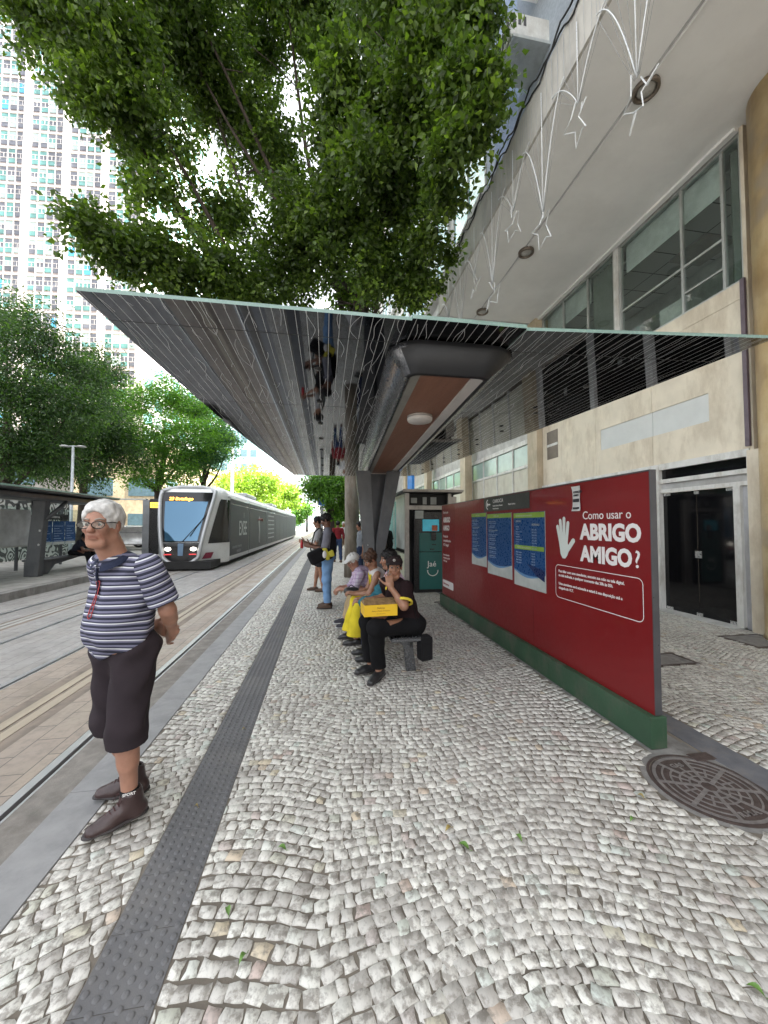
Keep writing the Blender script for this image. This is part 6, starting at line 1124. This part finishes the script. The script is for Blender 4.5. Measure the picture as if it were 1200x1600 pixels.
mb.build('spectacle_cord', cw, OM)
tl_ = unit(A3(-.9, -.45, 0)); side = unit(A3(.3, -.95, 0)); yv = A3(0, 0, 1.)
xv = unit(np.cross(yv, side)); Mt = Matrix([[*( [xv[i], yv[i], side[i]] ), (al+side*.046-xv*.03-oo)[i]+(0, 0, .06)[i]] for i in range(3)]+[[0, 0, 0, 1]])
text_mesh('sock_lettering', 'SPORT', .02, Mt, whv, OM, bold=.0005, ex=.001)
# ---- helper for people seated on the bench, facing the tracks
def seated(nm, loc, label, yaw, head, hf, st, hands, knees=None, feet=None, lean=.12, z=.52, vx=.009, elb=None, **kw):
    o = A3(loc[0], loc[1], 0); f = W2(yaw); l = W2(yaw+90); q = lambda x, y, z: o+f*x+l*y+A3(0, 0, z)
    head = A3(*head); nk = head-unit(A3(*hf))*.05+A3(0, 0, -.155); pel = q(0, 0, z+.01); ch = pel+(nk-pel)*.66; u = unit(nk-pel)
    sl_, sr = ch+u*.125+l*.165, ch+u*.125-l*.165
    kl, kr = knees or (q(.46, .13, z+.02), q(.46, -.13, z+.02)); al, ar = feet or (q(.44, .12, .09), q(.46, -.12, .09)); kl, kr, al, ar = map(lambda v: A3(*v), (kl, kr, al, ar))
    wl, wr = A3(*hands[0]), A3(*hands[1]); el_, er = (A3(*x) for x in elb) if elb else ((sl_+wl)/2+A3(0, 0, -.12)+l*.05-f*.04, (sr+wr)/2+A3(0, 0, -.12)-l*.05-f*.04)
    J = dict(pel=pel, chest=ch, neck=nk, head=head, hf=hf, bf=f, sl=sl_, sr=sr, el=el_, er=er, wl=wl, wr=wr, hl=hands[2], nl=hands[3], hr=hands[4], nr=hands[5], kl=kl, kr=kr, al=al, ar=ar, tl=kw.get('tl', f), tr=kw.get('tr', f)); st['seated'] = True
    return person(nm, (loc[0], loc[1], 0), label, J, st, vx)
# man with the box
o = A3(.86, 3.63, 0)
BX, g, G, Fm, Bf, oo = seated('person', (.91, 3.96), 'seated man in dark polo with yellow collar, hand at mouth, box on lap', -150, (.725, 3.86, 1.155), W2(-98)+A3(0, 0, -.02),
    dict(skin=tan, hair='short', hairm=hblack, ht=.008, cap=cloth('dark_cap', (.02, .012, .012)), shirtm=cloth('dark_brown_polo', (.014, .006, .007)), sleeve=.78, slw=.018, cuffm=cloth('yellow_trim', (.62, .48, .05)), collar=MC['yellow_trim'], pantm=cloth('black_trousers', (.005, .005, .006)), pl=.02, flare=.012, shoem=mat('black_leather', (.022, .022, .023), .35), solem=soleb, curl=1.0, sdl=-1, loose=.018),
    ((.655, 3.715, .98), (.45, 4.07, .78), A3(-.10, .02, .9), A3(-.1, .9, .15), A3(-.3, -.9, -.1), A3(0, 0, -1.)), knees=((.50, 3.70, .575), (.45, 3.98, .56)), feet=((.56, 3.86, .105), (.50, 4.06, .10)), elb=((.785, 3.66, .79), (.75, 4.19, .80)), tl=A3(-.62, -.72, -.12), tr=A3(-.9, -.4, 0), vx=.0075)
text_mesh('cap_emblem', 'o', .05, Matrix([[*([Fm[i][1], Fm[i][2], Fm[i][0]]), (G(.092, -.02, .075)-oo)[i]] for i in range(3)]+[[0, 0, 0, 1]]), mat('emblem_grey', (.35, .33, .3), .5, bmp=0), BX, bold=.002, ex=.004)
# the box he holds
bx = empty('cardboard_box', (.55, 3.80, .69), R(4), 'yellow bakery style box with brown printing and open top, held on the lap', 'box'); ym = mat('box_yellow', (.70, .43, .01), .5, var=.05)
def wall(a, b, n='side'): return MB().box(a, b, bev=.002).build(n, ym, bx)
wall((-.17, -.11, 0), (.17, -.105, .115), 'front'); wall((-.17, .105, 0), (.17, .11, .115)); wall((-.17, -.104, 0), (-.165, .104, .115)); wall((.165, -.104, 0), (.17, .104, .115)); wall((-.164, -.104, 0), (.164, .104, .004), 'bottom')
tm = mat('box_window', (.25, .16, .08), .15, var=.5, scale=25, bmp=.1); s = MB(); s.add([(-.17, -.11, .116), (.17, -.11, .116), (.155, .02, .16), (-.155, .02, .16), (-.17, .11, .116), (.17, .11, .116)], [(0, 1, 2, 3), (3, 2, 5, 4), (0, 3, 4), (1, 5, 2)]); s.build('lid', tm, bx)
MT = lambda x, z: Matrix(((1, 0, 0, x), (0, 0, -1, -.1115), (0, 1, 0, z), (0, 0, 0, 1)))
bp = mat('box_print', (.2, .08, .01), .6, bmp=0)
for i, (tt, sz) in enumerate((('Delícias', .026), ('Bolos e Doces Artesanais', .018), ('feito com carinho', .013))): text_mesh('print', tt, sz, MT(0, .075-.026*i), bp, bx, align='CENTER', ex=.0004)
# shoulder bag beside him
sb = empty('shoulder_bag', (1.03, 3.78, .26), R(15), 'black shoulder bag hanging off the near end of the bench', 'bag'); bgm = cloth('black_nylon', (.010, .010, .011))
MB().prism([(-.065, -.05), (.065, -.05), (.065, .05), (-.065, .05)], -.06, .20, 0, .02).build('body', bgm, sb); MB().tube([(-.04, 0, .19), (-.09, .02, .40), (-.13, .05, .62)], .009, 6, flat=.4).build('strap', bgm, sb); MB().box((-.045, -.06, .0), (.045, -.051, .12), bev=.003).build('pocket', bgm, sb)
# woman in lavender beside him
w2, g, G, Fm, Bf, oo = seated('person', (.97, 4.5), 'seated woman in lavender top with dark hair, partly behind the man with the box', 180, (.765, 4.48, 1.18), W2(-168)+A3(0, 0, -.15),
    dict(skin=tan, hair='long', hairm=hblack, ht=.014, shirtm=cloth('lavender_top', (.50, .38, .48)), sleeve=.7, pantm=cloth('dark_jeans', (.02, .03, .06)), shoem=MC['black_leather'], curl=.7, s=.95), ((.45, 4.40, .70), (.47, 4.58, .70), A3(-1., .15, 0), A3(0, 0, -1.), A3(-1, -.15, 0), A3(0, 0, -1.)), z=.52)
mb = MB(); mb.tube([(.30-.95+.17, -.06, .74), (.30-.95+.17, -.10, .74)], .030, 10, cap=False); mb.build('wristwatch', mat('watch_gold', (.5, .36, .12), .3, metal=.8), w2)
tb = empty('teal_bag', (.55, 4.40, .60), 0, 'teal fabric bag lying on the lap of the woman in lavender', 'bag'); V, F = sdf_mesh([el((0, 0, .08), (.16, .13, .09), k=.04), el((.12, .05, .17), (.09, .10, .13), k=.05)], .012, lambda P: .008*np.sin(P[:, 0]*50+3*np.sin(P[:, 2]*30))+.006*np.sin(P[:, 1]*45)); npmesh('body', V, F, cloth('teal_cloth', (.03, .14, .18)), tb, smooth=True); MB().tube([(.1, 0, .2), (.2, .0, .35), (.22, .05, .48)], .014, 6).build('strap', MC['teal_cloth'], tb)
# woman with bun, yellow trousers
w3, g, G, Fm, Bf, oo = seated('person', (.95, 5.12), 'seated woman with a hair bun, white and yellow top and wide yellow trousers', 180, (.62, 5.07, 1.12), W2(-160)+A3(0, 0, -.6),
    dict(skin=tan, hair='bun', hairm=hbrown, ht=.012, shirtm=cloth('white_top', (.55, .52, .50)), sleeve=0, pantm=cloth('yellow_trousers', (.62, .50, .03)), pl=.028, flare=.07, pf=.95, shoem=MC['black_leather'], solem=soleb, curl=.6, s=.94, fold=.007), ((.40, 5.00, .68), (.42, 5.17, .66), A3(-.9, .2, .2), A3(0, .3, -1.), A3(-.9, -.2, .1), A3(0, 0, -1.)), knees=((.47, 4.96, .55), (.44, 5.24, .54)), feet=((.42, 5.0, .09), (.37, 5.28, .09)))
pd_ = lft_ = Bf[:, 1]; mb = MB()
for sgn in (1, -1): a = g['neck']-oo+Bf[:, 1]*sgn*.085; mb.tube([a+Bf[:, 0]*.10-Bf[:, 2]*.20, a+Bf[:, 0]*.07-Bf[:, 2]*.05, a-Bf[:, 2]*.005+Bf[:, 0]*.0, a-Bf[:, 0]*.08-Bf[:, 2]*.07, a-Bf[:, 0]*.11-Bf[:, 2]*.22], .013, 6)
mb.build('strap', MC['yellow_trousers'], w3)
hb = empty('handbag', (.38, 5.38, .60), 0, 'small dark handbag on the knees beside the yellow trousers', 'bag'); V, F = sdf_mesh([el((0, 0, .05), (.11, .08, .055), k=.03), rb((0, 0, .06), (.10, .05, .04), .03, k=.03)], .012); npmesh('body', V, F, MC['black_leather'], hb, smooth=True); MB().tube([(-.07, 0, .09), (0, 0, .14), (.07, 0, .09)], .008, 6).build('handle', MC['black_leather'], hb)
# man in cap and plaid shirt
w4, g, G, Fm, Bf, oo = seated('person', (.96, 6.0), 'seated older man in white cap and lavender plaid shirt leaning forward', 180, (.44, 5.88, 1.03), W2(-150)+A3(0, 0, -.45),
    dict(skin=fair, hair='short', hairm=hwhite, ht=.006, cap=cloth('white_cap', (.55, .55, .53)), shirtm=plaid(), sleeve=1.25, collar=MC['lavender_top'], pantm=cloth('beige_trousers', (.40, .30, .17)), shoem=cloth('dark_sneaker', (.05, .05, .06)), solem=solew, curl=.7, loose=.02), ((.25, 5.87, .60), (.23, 6.02, .60), A3(-.5, .6, -.3), A3(0, .5, -1.), A3(-.5, -.6, -.3), A3(0, 0, -1.)), knees=((.46, 5.86, .53), (.46, 6.16, .53)), feet=((.37, 5.85, .09), (.34, 6.12, .09)))
# ---- standing man with the bag, facing the tracks
def standing(loc, label, yaw, st, hands=None, h=1.0, vx=.011, feet=.11, head_dz=-.1, z0=0., hands_dir=None, stride=0., elb=None, headyaw=None):
    o = A3(*loc); f = W2(yaw); l = W2(yaw+90); q = lambda x, y, z: o+f*x*h+l*y*h+A3(0, 0, z*h)
    wl, wr = hands or (q(.02, .26, .83), q(.02, -.26, .83)); wl, wr = A3(*wl), A3(*wr); sl_, sr = q(0, .185, 1.42), q(0, -.185, 1.42)
    el_, er = elb or (q(-.03, .25, 1.13), q(-.03, -.25, 1.13)); hd = hands_dir or (A3(0, 0, -1.), A3(0, 0, -1.))
    J = dict(pel=q(0, 0, .95), chest=q(0, 0, 1.28), neck=q(.02, 0, 1.49), head=q(.045, 0, 1.645), hf=W2(yaw if headyaw is None else headyaw)+A3(0, 0, head_dz), bf=f, sl=sl_, sr=sr, el=el_, er=er, wl=wl, wr=wr, hl=hd[0], nl=-l+A3(0, 0, .01), hr=hd[1], nr=l+A3(0, 0, .01), kl=q(.02+stride*.6, feet, .52), kr=q(.02-stride*.2, -feet, .52), al=q(stride, feet, .09), ar=q(-stride, -feet, .09), tl=f, tr=f); st['s'] = h
    return person('person', loc, label, J, st, vx)
o = A3(.06, 7.35, 0)
vest = cloth('black_vest', (.012, .012, .014))
s1, g, G, Fm, Bf, oo = standing(tuple(o), 'standing man in black vest, grey tee and light jeans looking down at his hands', 176,
    dict(skin=brown, hair='short', hairm=hblack, ht=.010, shirtm=cloth('grey_tee', (.16, .16, .19)), sleeve=.85, slw=.02, pantm=cloth('light_jeans', (.17, .30, .50)), pl=.02, shoem=mat('brown_suede', (.075, .045, .03), .8), solem=soleb, curl=.9), hands=((-.29, 7.27, 1.20), (-.30, 7.45, 1.22)), elb=(A3(.0, 7.14, 1.12), A3(.0, 7.56, 1.12)), hands_dir=(A3(-.8, .2, .25), A3(-.8, -.2, .25)), h=1.03, vx=.009, head_dz=-.45)
V, F = sdf_mesh([el(g['chest'], (.135, .185, .20), Bf, .05), rc(g['pel']+A3(0, 0, .1), g['chest'], .155, .16, .05, ax=Bf[:, 1], s=1.15), rc(g['neck']-A3(0, 0, .04), g['neck']+A3(-.05, 0, .2), .075, .10, 0, op='s'), pl_cut(g['pel']+A3(0, 0, .02), (0, 0, -1))]+[rc(g[k], g[k]+A3(0, y, 0), .07, .09, 0, op='s') for k, y in (('sl', -.3), ('sr', .3))], .012, lambda P: .004*np.sin(P[:, 2]*60)); npmesh('vest', V-oo, F, vest, s1, smooth=True)
ph = empty('phone', (-.39, 7.36, 1.26), 0, 'dark phone in the hands of the standing man with the bag', 'phone'); MB().box((-.004, -.036, -.07), (.004, .036, .07), bev=.002).build('case', blk, ph); MB().box((.0041, -.032, -.062), (.005, .032, .062)).build('screen', mat('phone_screen', (.1, .12, .15), .1, bmp=0), ph); ph.rotation_euler = (0, R(-35), 0)
cb = empty('crossbody_bag', (-.06, 7.05, 1.04), R(12), 'black and yellow crossbody bag on the hip of the standing man', 'bag')
V, F = sdf_mesh([rb((-.10, 0, -.02), (.15, .085, .13), .06, frame((1, 0, .45)), .02), rb((.12, 0, .02), (.07, .08, .10), .04, frame((1, 0, .45)), .01)], .010); o_ = npmesh('body', V, F, bgm, cb, smooth=True)
V, F = sdf_mesh([rb((.08, -.015, .02), (.035, .085, .115), .02, frame((1, 0, .3)), .01), rb((.17, -.01, .03), (.05, .085, .06), .02, frame((1, 0, .3)), .01)], .010); npmesh('flap', V, F, cloth('bag_yellow', (.50, .45, .06)), cb, smooth=True)
MB().lathe([(0, .004), (.05, .003), (.055, 0)], 20).build('emblem', whv, cb); [setattr(x, 'location', (.03, -.115, .02)) or setattr(x, 'rotation_euler', (PI/2, 0, 0)) or setattr(x, 'scale', (.7, 1.3, 1)) for x in COL.objects if x.name == 'emblem']
MB().tube([(.12, 0, .1), (.14, .05, .3), (.08, .2, .48), (.0, .3, .5), (-.06, .42, .42), (-.12, .5, .1), (-.10, .4, -.1)], .014, 6, flat=.4).build('strap', bgm, cb)
# person behind him
st2 = lambda sk, hr, sh, pa, sho, **k: dict(skin=sk, hair=k.pop('hair', 'short'), hairm=hr, shirtm=sh, pantm=pa, shoem=sho, **k)
standing((-.14, 9.2, 0), 'person in grey patterned top and shorts half hidden behind the standing man', 178, st2(tan, hblack, cloth('grey_print_top', (.3, .3, .3)), cloth('black_shorts', (.015, .015, .017)), MC['brown_suede'], pf=.42, sleeve=.7), hands=((-.5, 9.12, 1.2), (-.5, 9.3, 1.2)), elb=(A3(-.22, 8.98, 1.1), A3(-.22, 9.42, 1.1)), hands_dir=(A3(-.8, .2, .2), A3(-.8, -.2, .2)), h=1.02, vx=.012, stride=-.1)
bt_ = empty('red_bottle', (-.55, 9.1, 1.05), 0, 'red drink bottle held low by the half hidden person', 'bottle'); MB().lathe([(0, 0), (.035, 0), (.036, .12), (.014, .17), (.014, .2)], 12).build('bottle_body', mat('red_plastic', (.45, .02, .03), .3), bt_); MB().lathe([(.016, .2), (.016, .215), (0, .216)], 10).build('lid', blk, bt_)
standing((.55, 16.2, 0), 'walking man in dark red shirt and blue jeans seen beyond the tree trunk', 100, st2(brown, hblack, cloth('dark_red_shirt', (.16, .015, .02)), cloth('blue_jeans', (.03, .05, .11)), MC['brown_suede'], sleeve=1.3), vx=.016, stride=.14)
standing((.95, 19.5, 0), 'distant walker in a white shirt beyond the man in dark red', -80, st2(tan, hwhite, cloth('white_shirt', (.55, .55, .55)), cloth('khaki_trousers', (.3, .24, .16)), MC['brown_suede']), vx=.018, stride=.12)
standing((1.62, 9.6, 0), 'person in black standing in the shade between column and newsstand', 150, st2(deep, hblack, cloth('black_tee', (.012, .012, .012)), MC['black_trousers'], MC['black_leather']), vx=.013, h=.98)
standing((1.02, 10.6, 0), 'person in grey top mostly hidden behind the shelter column', 190, st2(tan, hblack, cloth('mid_grey_top', (.2, .22, .24)), MC['dark_jeans'], MC['black_leather']), vx=.013, h=.96)
standing((-9.2, 21.5, .148), 'distant pedestrian in pale pink top left of the tram', -70, st2(tan, hbrown, cloth('pink_top', (.55, .36, .38)), cloth('dark_skirt', (.05, .05, .07)), MC['black_leather']), vx=.018)
standing((-8.6, 23.0, .148), 'distant pedestrian in dark clothes beside the one in pink', 20, st2(brown, hblack, MC['black_tee'], MC['dark_jeans'], MC['black_leather']), vx=.018)
standing((-7.7, 19.5, .148), 'distant pedestrian in white tee next to the totem', -30, st2(tan, hblack, MC['white_shirt'], MC['blue_jeans'], MC['black_leather']), vx=.018)
seated('person', (-8.35, 14.0), 'man in dark clothes sitting hunched on the bench of the opposite shelter', -5, (-8.02, 13.96, 1.20), W2(-15)+A3(0, 0, -.5), dict(skin=brown, hair='short', hairm=hblack, shirtm=cloth('dark_navy_tee', (.015, .018, .03)), pantm=MC['black_trousers'], shoem=MC['black_leather']), ((-7.72, 14.1, .75), (-7.72, 13.85, .75), A3(1, -.1, -.3), A3(0, 0, -1.), A3(1, .1, -.3), A3(0, 0, -1.)), z=.68, feet=((-7.85, 14.12, .24), (-7.8, 13.88, .24)), knees=((-7.88, 14.13, .66), (-7.88, 13.87, .66)), vx=.013)
for i, (x, y, a, L, m, lab) in enumerate([(-.38, 1.65, .4, .055, LF, 'green leaf on the cobbles just right of the tactile strip, upper of two'), (-.28, 1.50, 2.6, .05, LF, 'green leaf on the cobbles just right of the tactile strip, lower of two'), (-.18, 1.93, 1.2, .06, LF, 'dark green leaf on the cobbles between tactile strip and bench'), (.67, 1.93, 2, .06, LF2, 'yellowish leaf, farthest of the central cluster on the cobbles'), (.71, 1.79, .8, .075, LF, 'largest green leaf in the middle of the cobbles'), (.99, 1.79, .3, .06, LF, 'slim green leaf on the cobbles right of centre'), (1.67, 1.83, 1.9, .05, LF, 'small light green leaf left of the manhole cover'), (1.48, 1.09, .6, .06, LF, 'green leaf at the bottom right of the picture'), (-.70, 2.29, 1.3, .03, LF2, 'tiny pale leaf lying on the grey tactile strip'), (-.61, 3.09, 2.2, .03, LF2, 'pale scrap of leaf farther along the tactile strip'), (1.85, 1.95, .5, .05, LF2, 'yellow brown leaf on the cobbles beside the manhole cover')]): leaf(x, y, a, L*.8, m, lab)
